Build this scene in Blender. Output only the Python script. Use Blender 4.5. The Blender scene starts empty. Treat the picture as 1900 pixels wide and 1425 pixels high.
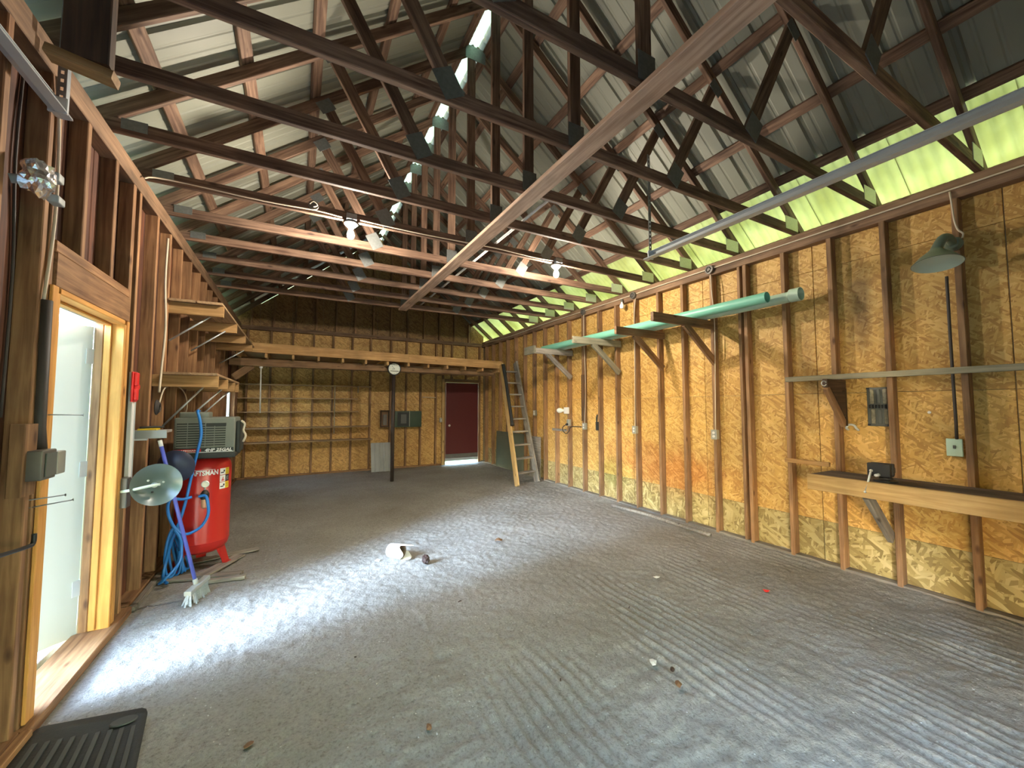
import bpy, bmesh, math, random
from mathutils import Vector, Matrix, noise
random.seed(7)
C = bpy.context.scene.collection
SC = bpy.context.scene
PI = math.pi
R = math.radians

# ------------------------------------------------------------------ camera, sky, sun, exposure
cd = bpy.data.cameras.new('camera'); cam = bpy.data.objects.new('camera', cd); C.objects.link(cam)
cam.location = (0, 0, 1.5); cam.rotation_euler = (R(93.2), 0, R(-28.4))
cd.sensor_width = 36; cd.lens = 36 * 735 / 1900; cd.clip_start = 0.02
SC.camera = cam
SUN = Vector((-.92, -.39, 0)).normalized() * math.cos(R(20)) + Vector((0, 0, math.sin(R(20))))   # hazy, cool morning sun out to the left and front
wd = bpy.data.worlds.new('sky'); SC.world = wd; wd.use_nodes = True
nt = wd.node_tree; nt.nodes.clear()
sky = nt.nodes.new('ShaderNodeTexSky'); sky.sky_type = 'NISHITA'; sky.sun_disc = False
sky.sun_elevation = R(22); sky.sun_rotation = math.atan2(SUN.x, SUN.y); sky.dust_density = .4; sky.air_density = 1.2; sky.ozone_density = 2.0
bg = nt.nodes.new('ShaderNodeBackground'); bg.inputs[1].default_value = 7.0
wo = nt.nodes.new('ShaderNodeOutputWorld')
nt.links.new(sky.outputs[0], bg.inputs[0]); nt.links.new(bg.outputs[0], wo.inputs[0])
sl = bpy.data.lights.new('sun', 'SUN'); sl.energy = 54; sl.angle = R(33); sl.color = (.40, .66, 1)
so = bpy.data.objects.new('sun', sl); C.objects.link(so); so.location = (-30, -13, 18)
so.rotation_euler = SUN.to_track_quat('Z', 'Y').to_euler()
vs = SC.view_settings
SC.display_settings.display_device = 'sRGB'
vs.view_transform = 'Standard'; vs.look = 'None'; vs.gamma = 1; vs.exposure = 0.0; vs.use_curve_mapping = False
BULB_L = 2600      # radiance of the lit bulb glass

# ------------------------------------------------------------------ materials
def newmat(name):
    m = bpy.data.materials.new(name); m.use_nodes = True
    n = m.node_tree.nodes; b = n['Principled BSDF']
    return m, n, m.node_tree.links, b
def plain(name, col, rough=.6, metal=0, bump=0, bscale=60, var=.12, trans=0, emit=None, estr=0, vscale=8):
    m, n, l, b = newmat(name)
    b.inputs['Roughness'].default_value = rough; b.inputs['Metallic'].default_value = metal
    tc = n.new('ShaderNodeTexCoord'); ns = n.new('ShaderNodeTexNoise'); ns.inputs['Scale'].default_value = vscale; ns.inputs['Detail'].default_value = 5
    l.new(tc.outputs['Object'], ns.inputs['Vector'])
    mx = n.new('ShaderNodeMix'); mx.data_type = 'RGBA'
    mx.inputs[6].default_value = [c * (1 - var) for c in col] + [1]; mx.inputs[7].default_value = [min(1, c * (1 + var)) for c in col] + [1]
    l.new(ns.outputs[0], mx.inputs[0]); l.new(mx.outputs[2], b.inputs['Base Color'])
    if bump:
        n2 = n.new('ShaderNodeTexNoise'); n2.inputs['Scale'].default_value = bscale; l.new(tc.outputs['Object'], n2.inputs['Vector'])
        bp = n.new('ShaderNodeBump'); bp.inputs['Strength'].default_value = bump; bp.inputs['Distance'].default_value = .004
        l.new(n2.outputs[0], bp.inputs['Height']); l.new(bp.outputs[0], b.inputs['Normal'])
    if trans: b.inputs['Transmission Weight'].default_value = trans
    if emit: b.inputs['Emission Color'].default_value = (*emit, 1); b.inputs['Emission Strength'].default_value = estr
    return m
def ramp(n, pts):
    r = n.new('ShaderNodeValToRGB'); e = r.color_ramp.elements
    e[0].position, e[0].color = pts[0][0], (*pts[0][1], 1); e[1].position, e[1].color = pts[-1][0], (*pts[-1][1], 1)
    for p, c in pts[1:-1]:
        k = e.new(p); k.color = (*c, 1)
    return r
def wood(name, dark, light, var=.25, rough=.75, stain=.5, knots=True, stain_col=None):
    m, n, l, b = newmat(name); b.inputs['Roughness'].default_value = rough
    tc = n.new('ShaderNodeTexCoord'); oi = n.new('ShaderNodeObjectInfo')
    off = n.new('ShaderNodeVectorMath'); off.operation = 'SCALE'; off.inputs[0].default_value = (17, 31, 23); l.new(oi.outputs['Random'], off.inputs['Scale'])
    ad = n.new('ShaderNodeVectorMath'); ad.operation = 'ADD'; l.new(tc.outputs['Object'], ad.inputs[0]); l.new(off.outputs[0], ad.inputs[1])
    mp = n.new('ShaderNodeMapping'); mp.inputs['Scale'].default_value = (1.6, 26, 26); l.new(ad.outputs[0], mp.inputs[0])
    g = n.new('ShaderNodeTexNoise'); g.inputs['Scale'].default_value = 1.6; g.inputs['Detail'].default_value = 6; g.inputs['Distortion'].default_value = .6; l.new(mp.outputs[0], g.inputs['Vector'])
    rp = ramp(n, [(.3, dark), (.5, [(a + c) / 2 for a, c in zip(dark, light)]), (.68, light)]); l.new(g.outputs[0], rp.inputs[0])
    s = n.new('ShaderNodeTexNoise'); s.inputs['Scale'].default_value = 2.6; s.inputs['Detail'].default_value = 4; l.new(ad.outputs[0], s.inputs['Vector'])
    sr = ramp(n, [(.38, (1, 1, 1)), (.72, stain_col or [1 - stain] * 3)]); l.new(s.outputs[0], sr.inputs[0])
    m1 = n.new('ShaderNodeMix'); m1.data_type = 'RGBA'; m1.blend_type = 'MULTIPLY'; m1.inputs[0].default_value = 1
    l.new(rp.outputs[0], m1.inputs[6]); l.new(sr.outputs[0], m1.inputs[7]); out = m1.outputs[2]
    if knots:
        mk = n.new('ShaderNodeMapping'); mk.inputs['Scale'].default_value = (2.6, 7, 7); l.new(ad.outputs[0], mk.inputs[0])
        v = n.new('ShaderNodeTexVoronoi'); v.inputs['Scale'].default_value = 1.2; l.new(mk.outputs[0], v.inputs['Vector'])
        kr = ramp(n, [(.05, (.25, .17, .13)), (.14, (1, 1, 1))]); l.new(v.outputs['Distance'], kr.inputs[0])
        m2 = n.new('ShaderNodeMix'); m2.data_type = 'RGBA'; m2.blend_type = 'MULTIPLY'; m2.inputs[0].default_value = .85
        l.new(out, m2.inputs[6]); l.new(kr.outputs[0], m2.inputs[7]); out = m2.outputs[2]
    hs = n.new('ShaderNodeHueSaturation'); mr = n.new('ShaderNodeMapRange'); mr.inputs['To Min'].default_value = 1 - var; mr.inputs['To Max'].default_value = 1 + var
    l.new(oi.outputs['Random'], mr.inputs['Value']); l.new(mr.outputs[0], hs.inputs['Value']); l.new(out, hs.inputs['Color'])
    l.new(hs.outputs[0], b.inputs['Base Color'])
    bp = n.new('ShaderNodeBump'); bp.inputs['Strength'].default_value = .35; bp.inputs['Distance'].default_value = .003
    l.new(g.outputs[0], bp.inputs['Height']); l.new(bp.outputs[0], b.inputs['Normal'])
    return m
def osb(name, c0, c1, c2, rough=.6, scale=1.0, stains=None, mould=0.0):
    """oriented strand board: three layers of long voronoi flakes turned against each other"""
    m, n, l, b = newmat(name); b.inputs['Roughness'].default_value = rough
    tc = n.new('ShaderNodeTexCoord'); oi = n.new('ShaderNodeObjectInfo')
    off = n.new('ShaderNodeVectorMath'); off.operation = 'SCALE'; off.inputs[0].default_value = (13, 29, 0); l.new(oi.outputs['Random'], off.inputs['Scale'])
    ad = n.new('ShaderNodeVectorMath'); ad.operation = 'ADD'; l.new(tc.outputs['Object'], ad.inputs[0]); l.new(off.outputs[0], ad.inputs[1])
    wn = n.new('ShaderNodeTexNoise'); wn.inputs['Scale'].default_value = 5; l.new(ad.outputs[0], wn.inputs['Vector'])
    wm = n.new('ShaderNodeMix'); wm.data_type = 'RGBA'; wm.inputs[0].default_value = .035; l.new(ad.outputs[0], wm.inputs[6]); l.new(wn.outputs[1], wm.inputs[7])
    cur = None; hts = None
    for k, (rz, sx, sy) in enumerate(((.35, 9, 42), (1.35, 11, 50), (2.5, 8, 36))):
        mp = n.new('ShaderNodeMapping'); mp.vector_type = 'TEXTURE'; mp.inputs['Rotation'].default_value = (0, 0, rz)
        mp.inputs['Scale'].default_value = (1 / (sx * scale), 1 / (sy * scale), .05); mp.inputs['Location'].default_value = (k * 3.3, k * 1.7, 0)
        l.new(wm.outputs[2], mp.inputs[0])
        v = n.new('ShaderNodeTexVoronoi'); v.inputs['Scale'].default_value = 1; l.new(mp.outputs[0], v.inputs['Vector'])
        sp = n.new('ShaderNodeSeparateColor'); l.new(v.outputs['Color'], sp.inputs[0])
        if cur is None: cur = sp.outputs[0]
        else:
            gt = n.new('ShaderNodeMath'); gt.operation = 'GREATER_THAN'; gt.inputs[1].default_value = .58; l.new(sp.outputs[1], gt.inputs[0])
            mx = n.new('ShaderNodeMix'); l.new(gt.outputs[0], mx.inputs[0]); l.new(cur, mx.inputs[2]); l.new(sp.outputs[0], mx.inputs[3]); cur = mx.outputs[0]
    rp = ramp(n, [(0, c0), (.5, c1), (1, c2)]); l.new(cur, rp.inputs[0]); out = rp.outputs[0]
    # broad weathering
    geo = n.new('ShaderNodeNewGeometry')
    wv = n.new('ShaderNodeTexNoise'); wv.inputs['Scale'].default_value = .9; wv.inputs['Detail'].default_value = 6; wv.inputs['Roughness'].default_value = .65; l.new(geo.outputs['Position'], wv.inputs['Vector'])
    wr = ramp(n, [(.40, (1, 1, 1)), (.75, (1 - mould,) * 3)]); l.new(wv.outputs[0], wr.inputs[0])
    m1 = n.new('ShaderNodeMix'); m1.data_type = 'RGBA'; m1.blend_type = 'MULTIPLY'; m1.inputs[0].default_value = 1; l.new(out, m1.inputs[6]); l.new(wr.outputs[0], m1.inputs[7]); out = m1.outputs[2]
    for (cen, rad, col, amt) in (stains or []):     # old stains soaked into the board, each with its own place and outline
        sb = n.new('ShaderNodeVectorMath'); sb.operation = 'SUBTRACT'; sb.inputs[1].default_value = cen; l.new(geo.outputs['Position'], sb.inputs[0])
        dv = n.new('ShaderNodeVectorMath'); dv.operation = 'DIVIDE'; dv.inputs[1].default_value = rad; l.new(sb.outputs[0], dv.inputs[0])
        ln = n.new('ShaderNodeVectorMath'); ln.operation = 'LENGTH'; l.new(dv.outputs[0], ln.inputs[0])
        sn = n.new('ShaderNodeTexNoise'); sn.inputs['Scale'].default_value = 7; sn.inputs['Detail'].default_value = 5; l.new(geo.outputs['Position'], sn.inputs['Vector'])
        a = n.new('ShaderNodeMath'); a.operation = 'ADD'; l.new(ln.outputs['Value'], a.inputs[0]); l.new(sn.outputs[0], a.inputs[1])
        rr = ramp(n, [(.55, (amt,) * 3), (.98, (0, 0, 0))]); 
        hv = n.new('ShaderNodeMath'); hv.operation = 'MULTIPLY'; hv.inputs[1].default_value = .66; l.new(a.outputs[0], hv.inputs[0]); l.new(hv.outputs[0], rr.inputs[0])
        ms = n.new('ShaderNodeMix'); ms.data_type = 'RGBA'; ms.blend_type = 'MULTIPLY'; l.new(rr.outputs[0], ms.inputs[0]); l.new(out, ms.inputs[6]); ms.inputs[7].default_value = (*col, 1); out = ms.outputs[2]
    hs = n.new('ShaderNodeHueSaturation'); mr = n.new('ShaderNodeMapRange'); mr.inputs['To Min'].default_value = .9; mr.inputs['To Max'].default_value = 1.1
    l.new(oi.outputs['Random'], mr.inputs['Value']); l.new(mr.outputs[0], hs.inputs['Value']); l.new(out, hs.inputs['Color']); l.new(hs.outputs[0], b.inputs['Base Color'])
    bp = n.new('ShaderNodeBump'); bp.inputs['Strength'].default_value = .5; bp.inputs['Distance'].default_value = .003; l.new(cur, bp.inputs['Height']); l.new(bp.outputs[0], b.inputs['Normal'])
    return m

M = {}
M['truss'] = wood('truss_lumber', (.085, .038, .021), (.29, .175, .11), .22, stain=.45)
M['runner'] = wood('runner_lumber', (.38, .24, .16), (.66, .46, .33), .05, stain=.35)
M['stud'] = wood('stud_lumber', (.21, .11, .05), (.41, .23, .11), .18, stain=.4)
M['redwood'] = wood('left_wall_board', (.055, .017, .008), (.175, .060, .025), .4, stain=.45)
M['leftstud'] = wood('left_stud', (.19, .085, .035), (.42, .225, .10), .2, stain=.4)
M['jamb'] = wood('door_jamb_pine', (.55, .24, .05), (.74, .38, .10), .08, stain=.25)
M['pine'] = wood('fresh_pine', (.46, .28, .10), (.68, .46, .20), .08, stain=.25)
M['loft'] = wood('loft_lumber', (.40, .21, .07), (.62, .37, .15), .12, stain=.35)
M['loftdark'] = wood('loft_beam', (.20, .11, .05), (.36, .21, .10), .1, stain=.4)
M['grey'] = wood('weathered_grey_wood', (.20, .17, .14), (.42, .37, .31), .15, stain=.45)
M['greyboard'] = wood('greenish_grey_board', (.24, .22, .15), (.40, .36, .25), .12, stain=.4)
M['benchtop'] = wood('dark_bench_plank', (.06, .045, .035), (.15, .11, .085), .15)
M['darkwood'] = wood('dark_brown_wood', (.05, .028, .016), (.12, .065, .035), .15)
M['shelf'] = wood('shelf_board', (.34, .21, .11), (.52, .34, .18), .1, stain=.35)
M['plate'] = wood('top_plate', (.18, .10, .055), (.33, .20, .11), .12)
RED = [((4.47, 3.7, .62), (.5, 1.0, .42), (.78, .52, .40), .8), ((4.47, 4.5, .8), (.5, .8, .3), (.80, .56, .42), .55),
       ((4.47, 1.62, 2.45), (.5, .13, .55), (.35, .33, .30), .9), ((4.47, 2.06, 1.75), (.5, .12, .7), (.5, .48, .42), .8),
       ((4.47, 1.2, .62), (.5, .5, .3), (.55, .55, .38), .7), ((4.47, 4.9, .45), (.5, .5, .3), (.5, .6, .38), .7)]
M['osb'] = osb('strand_board', (.48, .25, .060), (.68, .40, .105), (.82, .54, .19), mould=.30, scale=1.6, stains=RED)
M['osblow'] = osb('strand_board_low', (.25, .175, .055), (.45, .34, .13), (.64, .52, .25), scale=1.0, mould=.4, stains=RED)
M['osbback'] = osb('strand_board_back', (.46, .24, .065), (.66, .39, .12), (.80, .52, .19), mould=.35, scale=1.4)
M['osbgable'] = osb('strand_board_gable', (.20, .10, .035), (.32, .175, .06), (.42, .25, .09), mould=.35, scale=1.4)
M['roof'] = plain('roof_sheet_paint', (.225, .228, .178), .55, var=.08, vscale=3)
M['cap'] = plain('ridge_cap_paint', (.62, .75, .64), .4, var=.05)
M['plateM'] = plain('galvanised_gusset', (.22, .23, .22), .5, .7, var=.3, vscale=40)
M['plateL'] = plain('bright_gusset', (.55, .56, .52), .45, .6, var=.2, vscale=40)
M['zinc'] = plain('zinc_track', (.62, .66, .68), .34, .45, var=.12, vscale=10)
M['zincd'] = plain('dull_zinc', (.30, .32, .33), .5, .8, var=.25, vscale=30)
M['steel'] = plain('bright_steel', (.80, .80, .77), .35, .55, var=.06)
M['brownsteel'] = plain('brown_painted_steel', (.06, .042, .034), .55, .2, var=.3)
M['black'] = plain('black_plastic', (.018, .018, .018), .5, var=.3)
M['rubber'] = plain('black_rubber', (.028, .030, .030), .6, bump=.4, bscale=90, var=.3)
M['rubberl'] = plain('grey_rubber', (.07, .075, .075), .55, var=.2)
M['white'] = plain('white_paint', (.80, .80, .76), .5, var=.05)
M['doorwhite'] = plain('white_door_paint', (.50, .54, .52), .45, var=.05, vscale=2)
M['porc'] = plain('white_porcelain', (.82, .80, .76), .25, var=.03)
M['red'] = plain('red_enamel', (.50, .022, .018), .28, var=.06)
M['redplastic'] = plain('red_plastic', (.72, .03, .03), .35, var=.06)
M['maroon'] = plain('maroon_door_paint', (.095, .010, .010), .5, var=.08, vscale=2)
M['shroud'] = plain('grey_green_plastic', (.17, .185, .155), .5, var=.1)
M['shroudd'] = plain('dark_vent_plastic', (.030, .034, .030), .6, var=.1)
M['blue'] = plain('blue_hose', (.02, .20, .62), .35, var=.06)
M['bluehandle'] = plain('blue_broom_handle', (.09, .12, .50), .35, var=.08)
M['bristle'] = plain('grey_bristle', (.42, .45, .48), .7, bump=.6, bscale=160, var=.3, vscale=60)
M['pvc'] = plain('green_pvc', (.22, .56, .40), .4, var=.1)
M['pvc2'] = plain('pale_green_pvc', (.52, .66, .50), .4, var=.1)
M['enamel'] = plain('green_grey_enamel', (.15, .19, .145), .4, var=.2)
M['enamelin'] = plain('pale_enamel_inside', (.58, .66, .54), .35, var=.05)
M['bowl'] = plain('grey_bowl_enamel', (.10, .13, .11), .3, var=.12)
M['cable'] = plain('pale_cable', (.62, .52, .38), .6, var=.1)
M['cabled'] = plain('dark_cable', (.05, .04, .035), .6, var=.2)
M['box'] = plain('grey_box_metal', (.40, .40, .35), .45, .5, var=.2)
M['boxd'] = plain('dark_box_metal', (.16, .15, .13), .5, .5, var=.25)
M['elgreen'] = plain('green_panel_paint', (.045, .075, .045), .5, var=.25)
M['eldark'] = plain('dark_panel', (.02, .024, .022), .5, var=.25)
M['mint'] = plain('mint_cover_plate', (.55, .72, .58), .4, var=.04)
M['yellow'] = plain('yellow_label', (.80, .58, .03), .5, var=.03)
M['labelwhite'] = plain('white_label', (.85, .84, .80), .5, var=.02)
M['labelblack'] = plain('black_label', (.02, .02, .02), .5, var=.02)
M['brass'] = plain('amber_bowl', (.62, .34, .20), .3, .3, var=.1)
M['foil'] = plain('crinkled_foil', (.80, .80, .84), .22, .9, bump=1.0, bscale=35, var=.1)
M['greysheet'] = plain('grey_painted_sheet', (.36, .38, .37), .55, var=.2, vscale=5)
M['greensheet'] = plain('grey_green_sheet', (.115, .125, .085), .6, var=.15)
M['cup'] = plain('white_ceramic', (.80, .79, .74), .3, var=.03)
M['cupin'] = plain('brown_inside', (.24, .16, .11), .6, var=.2)
M['nut'] = plain('dark_brown_cone', (.035, .016, .012), .6, bump=1, bscale=90, var=.4)
M['leaf'] = plain('dry_leaf', (.22, .11, .05), .7, var=.3)
M['greytray'] = plain('grey_plastic_tray', (.115, .12, .105), .5, var=.12)
M['clockface'] = plain('clock_face', (.78, .82, .70), .4, var=.03)
M['foliage'] = plain('green_foliage', (.06, .17, .03), .6, var=.5, vscale=2)
M['bark'] = plain('grey_bark', (.12, .09, .06), .9, var=.4)
M['gravel'] = plain('pale_gravel', (.42, .40, .36), .9, bump=1, bscale=40, var=.35, vscale=40)
M['darkground'] = plain('added_dark_ground', (.045, .045, .043), .9, bump=.5, bscale=60, var=.3, vscale=20)
M['siding'] = plain('outer_siding', (.30, .24, .16), .8, var=.1)
M['glassw'] = plain('window_glass', (.95, .97, .96), .02, trans=1.0, var=.0)
M['bulb'] = plain('lit_bulb', (1, 1, 1), .3, emit=(1, .89, .74), estr=BULB_L)
M['clear'] = plain('clear_bulb_glass', (.90, .90, .86), .1, var=.02)

def fibre():
    m, n, l, b = newmat('yellowed_glass_fibre'); n.remove(b)
    tc = n.new('ShaderNodeTexCoord'); ns = n.new('ShaderNodeTexNoise'); ns.inputs['Scale'].default_value = 2.5; ns.inputs['Detail'].default_value = 5; l.new(tc.outputs['Object'], ns.inputs['Vector'])
    r = ramp(n, [(.3, (.36, .325, .13)), (.7, (.52, .475, .24))]); l.new(ns.outputs[0], r.inputs[0])
    t = n.new('ShaderNodeBsdfTranslucent'); d = n.new('ShaderNodeBsdfDiffuse'); l.new(r.outputs[0], t.inputs[0]); l.new(r.outputs[0], d.inputs[0])
    mx = n.new('ShaderNodeMixShader'); mx.inputs[0].default_value = .4; l.new(t.outputs[0], mx.inputs[1]); l.new(d.outputs[0], mx.inputs[2])
    l.new(mx.outputs[0], n['Material Output'].inputs[0]); return m
M['fibre'] = fibre()
def grass():
    m, n, l, b = newmat('lawn'); b.inputs['Roughness'].default_value = .9
    tc = n.new('ShaderNodeTexCoord'); a = n.new('ShaderNodeTexNoise'); a.inputs['Scale'].default_value = .8; a.inputs['Detail'].default_value = 8; l.new(tc.outputs['Object'], a.inputs['Vector'])
    r = ramp(n, [(.3, (.20, .24, .06)), (.7, (.36, .41, .13))]); l.new(a.outputs[0], r.inputs[0]); l.new(r.outputs[0], b.inputs['Base Color']); return m
M['grass'] = grass()
def floormat():
    m, n, l, b = newmat('dusty_gravel_floor'); b.inputs['Roughness'].default_value = .85
    geo = n.new('ShaderNodeNewGeometry')
    a = n.new('ShaderNodeTexNoise'); a.inputs['Scale'].default_value = 1.1; a.inputs['Detail'].default_value = 7; a.inputs['Roughness'].default_value = .6; l.new(geo.outputs['Position'], a.inputs['Vector'])
    r = ramp(n, [(.3, (.25, .228, .195)), (.7, (.36, .342, .315))]); l.new(a.outputs[0], r.inputs[0])
    f = n.new('ShaderNodeTexNoise'); f.inputs['Scale'].default_value = 62; f.inputs['Detail'].default_value = 4; f.inputs['Roughness'].default_value = .7; l.new(geo.outputs['Position'], f.inputs['Vector'])
    fr = ramp(n, [(.32, (.55, .53, .52)), (.46, (1, 1, 1)), (.70, (1.3, 1.3, 1.3))]); l.new(f.outputs[0], fr.inputs[0])
    mx = n.new('ShaderNodeMix'); mx.data_type = 'RGBA'; mx.blend_type = 'MULTIPLY'; mx.inputs[0].default_value = .8; l.new(r.outputs[0], mx.inputs[6]); l.new(fr.outputs[0], mx.inputs[7])
    v = n.new('ShaderNodeTexVoronoi'); v.inputs['Scale'].default_value = 38; l.new(geo.outputs['Position'], v.inputs['Vector'])
    sp = n.new('ShaderNodeSeparateColor'); l.new(v.outputs['Color'], sp.inputs[0])
    gr = ramp(n, [(.88, (0, 0, 0)), (.93, (1, 1, 1))]); l.new(sp.outputs[0], gr.inputs[0])
    vd = ramp(n, [(.12, (1, 1, 1)), (.22, (0, 0, 0))]); l.new(v.outputs['Distance'], vd.inputs[0])
    mm = n.new('ShaderNodeMath'); mm.operation = 'MULTIPLY'; l.new(gr.outputs[0], mm.inputs[0]); l.new(vd.outputs[0], mm.inputs[1])
    mx2 = n.new('ShaderNodeMix'); mx2.data_type = 'RGBA'; l.new(mm.outputs[0], mx2.inputs[0]); l.new(mx.outputs[2], mx2.inputs[6]); mx2.inputs[7].default_value = (.62, .60, .57, 1)
    l.new(mx2.outputs[2], b.inputs['Base Color'])
    ad = n.new('ShaderNodeMath'); ad.operation = 'MULTIPLY_ADD'; l.new(mm.outputs[0], ad.inputs[0]); ad.inputs[1].default_value = .5; l.new(f.outputs[0], ad.inputs[2])
    bp = n.new('ShaderNodeBump'); bp.inputs['Strength'].default_value = .75; bp.inputs['Distance'].default_value = .010; l.new(ad.outputs[0], bp.inputs['Height']); l.new(bp.outputs[0], b.inputs['Normal'])
    return m
M['floor'] = floormat()

# ------------------------------------------------------------------ helpers
WORLD = {}
def meshobj(name, V, F, m, parent=None, smooth=False, mw=None, mesh=None):
    if mesh is None:
        mesh = bpy.data.meshes.new(name); mesh.from_pydata([tuple(v) for v in V], [], F); mesh.update()
        for mm in (m if isinstance(m, (list, tuple)) else [m]): mesh.materials.append(mm)
        if smooth: mesh.polygons.foreach_set('use_smooth', [True] * len(mesh.polygons))
    o = bpy.data.objects.new(name, mesh)
    mw = mw or Matrix.Identity(4)
    C.objects.link(o); o.matrix_basis = mw
    if parent is not None:
        o.parent = parent; o.matrix_parent_inverse = WORLD[parent.name].inverted()
    WORLD[o.name] = mw.copy()
    return o
def tag(o, label=None, cat=None, group=None, kind=None):
    if label: o['label'] = label
    if cat: o['category'] = cat
    if group: o['group'] = group
    if kind: o['kind'] = kind
    return o
def thing(name, loc, label, cat, group=None):
    o = bpy.data.objects.new(name, None); C.objects.link(o); o.location = loc; o.empty_display_size = .1
    WORLD[o.name] = Matrix.Translation(loc)
    return tag(o, label, cat, group)
def setting(name, loc=(0, 0, 0)):
    o = bpy.data.objects.new(name, None); C.objects.link(o); o.location = loc; WORLD[o.name] = Matrix.Translation(loc); o['kind'] = 'structure'; return o
CACHE = {}
def barmesh(L, w, h, m, c=.004):
    k = (round(L, 3), round(w, 4), round(h, 4), m.name)
    if k in CACHE: return CACHE[k]
    c = min(c, w * .2, h * .2); a, b_ = w / 2, h / 2
    pr = [(-a + c, -b_), (a - c, -b_), (a, -b_ + c), (a, b_ - c), (a - c, b_), (-a + c, b_), (-a, b_ - c), (-a, -b_ + c)]
    V = [(s * L / 2, y, z) for s in (-1, 1) for y, z in pr]
    F = [(i, i + 8, (i + 1) % 8 + 8, (i + 1) % 8) for i in range(8)] + [tuple(range(7, -1, -1))[::-1], tuple(range(8, 16))]
    F = [(i, (i + 1) % 8, (i + 1) % 8 + 8, i + 8) for i in range(8)] + [tuple(range(7, -1, -1)), tuple(range(8, 16))]
    me = bpy.data.meshes.new('bar'); me.from_pydata(V, [], F); me.materials.append(m); me.update(); CACHE[k] = me; return me
def beam(name, p0, p1, w, h, m, parent=None, up=(0, 0, 1)):
    """a board: local X runs along it, w across, h in the 'up' direction"""
    p0, p1 = Vector(p0), Vector(p1); x = (p1 - p0); L = x.length; x.normalize(); up = Vector(up)
    y = up.cross(x)
    if y.length < 1e-4: y = Vector((0, 1, 0)).cross(x)
    y.normalize(); z = x.cross(y)
    mw = Matrix.Translation((p0 + p1) / 2) @ Matrix((x, y, z)).transposed().to_4x4()
    return meshobj(name, None, None, m, parent, mw=mw, mesh=barmesh(L, w, h, m))
def box(name, x, y, z, m, parent=None):
    d = [x[1] - x[0], y[1] - y[0], z[1] - z[0]]; c = [(x[0] + x[1]) / 2, (y[0] + y[1]) / 2, (z[0] + z[1]) / 2]
    k = d.index(max(d)); e = [0, 0, 0]; e[k] = d[k] / 2
    p0, p1 = Vector(c) - Vector(e), Vector(c) + Vector(e)
    if k == 2: return beam(name, p0, p1, d[1], d[0], m, parent, (1, 0, 0))
    if k == 1: return beam(name, p0, p1, d[0], d[2], m, parent)
    return beam(name, p0, p1, d[1], d[2], m, parent)
def panel(name, org, ux, uy, a, b_, t, m, parent=None):
    """sheet a x b, thickness t; local X = ux (long way of the strands), local Z = its normal"""
    ux, uy = Vector(ux), Vector(uy); uz = ux.cross(uy)
    mw = Matrix.Translation(org) @ Matrix((ux, uy, uz)).transposed().to_4x4()
    k = ('p', round(a, 3), round(b_, 3), t, m.name)
    if k not in CACHE:
        c = .002; V = []
        for zz, i in ((0, 0), (t - c, 0), (t, c)): V += [(i, i, zz), (a - i, i, zz), (a - i, b_ - i, zz), (i, b_ - i, zz)]
        F = [(3, 2, 1, 0), (8, 9, 10, 11)] + [(q * 4 + i, q * 4 + (i + 1) % 4, q * 4 + 4 + (i + 1) % 4, q * 4 + 4 + i) for q in (0, 1) for i in range(4)]
        me = bpy.data.meshes.new('panel'); me.from_pydata(V, [], F); me.materials.append(m); me.update(); CACHE[k] = me
    return meshobj(name, None, None, m, parent, mw=mw, mesh=CACHE[k])
def smooth_path(pts, n=6):
    pts = [Vector(p) for p in pts]; out = []
    for i in range(len(pts) - 1):
        a, b_, c, d = pts[max(i - 1, 0)], pts[i], pts[i + 1], pts[min(i + 2, len(pts) - 1)]
        for k in range(n):
            t = k / n; out.append(.5 * ((2 * b_) + (c - a) * t + (2 * a - 5 * b_ + 4 * c - d) * t * t + (3 * b_ - a - 3 * c + d) * t ** 3))
    out.append(pts[-1]); return out
def tube_geo(pts, r, seg=8, caps=True):
    pts = [Vector(p) for p in pts]; V, F = [], []; n = len(pts); prev = None
    for i, p in enumerate(pts):
        t = (pts[min(i + 1, n - 1)] - pts[max(i - 1, 0)]).normalized()
        if prev is None:
            u = t.cross(Vector((0, 0, 1)))
            if u.length < .05: u = t.cross(Vector((1, 0, 0)))
        else: u = prev - t * prev.dot(t)
        u.normalize(); prev = u; v = t.cross(u); rr = r[i] if isinstance(r, (list, tuple)) else r
        V += [p + (u * math.cos(2 * PI * k / seg) + v * math.sin(2 * PI * k / seg)) * rr for k in range(seg)]
    for i in range(n - 1):
        for k in range(seg): F.append((i * seg + k, i * seg + (k + 1) % seg, (i + 1) * seg + (k + 1) % seg, (i + 1) * seg + k))
    if caps: F.append(tuple(range(seg - 1, -1, -1))); F.append(tuple(range((n - 1) * seg, n * seg)))
    return V, F
def tube(name, pts, r, m, parent=None, seg=8, curve=0, caps=True):
    if curve:
        n0 = len(pts); pts = smooth_path(pts, curve)
        if isinstance(r, (list, tuple)):
            q = [i / curve for i in range(len(pts))]; r = [r[min(int(a), n0 - 1)] * (1 - a % 1) + r[min(int(a) + 1, n0 - 1)] * (a % 1) for a in q]
    V, F = tube_geo(pts, r, seg, caps); return meshobj(name, V, F, m, parent, smooth=True)
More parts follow.
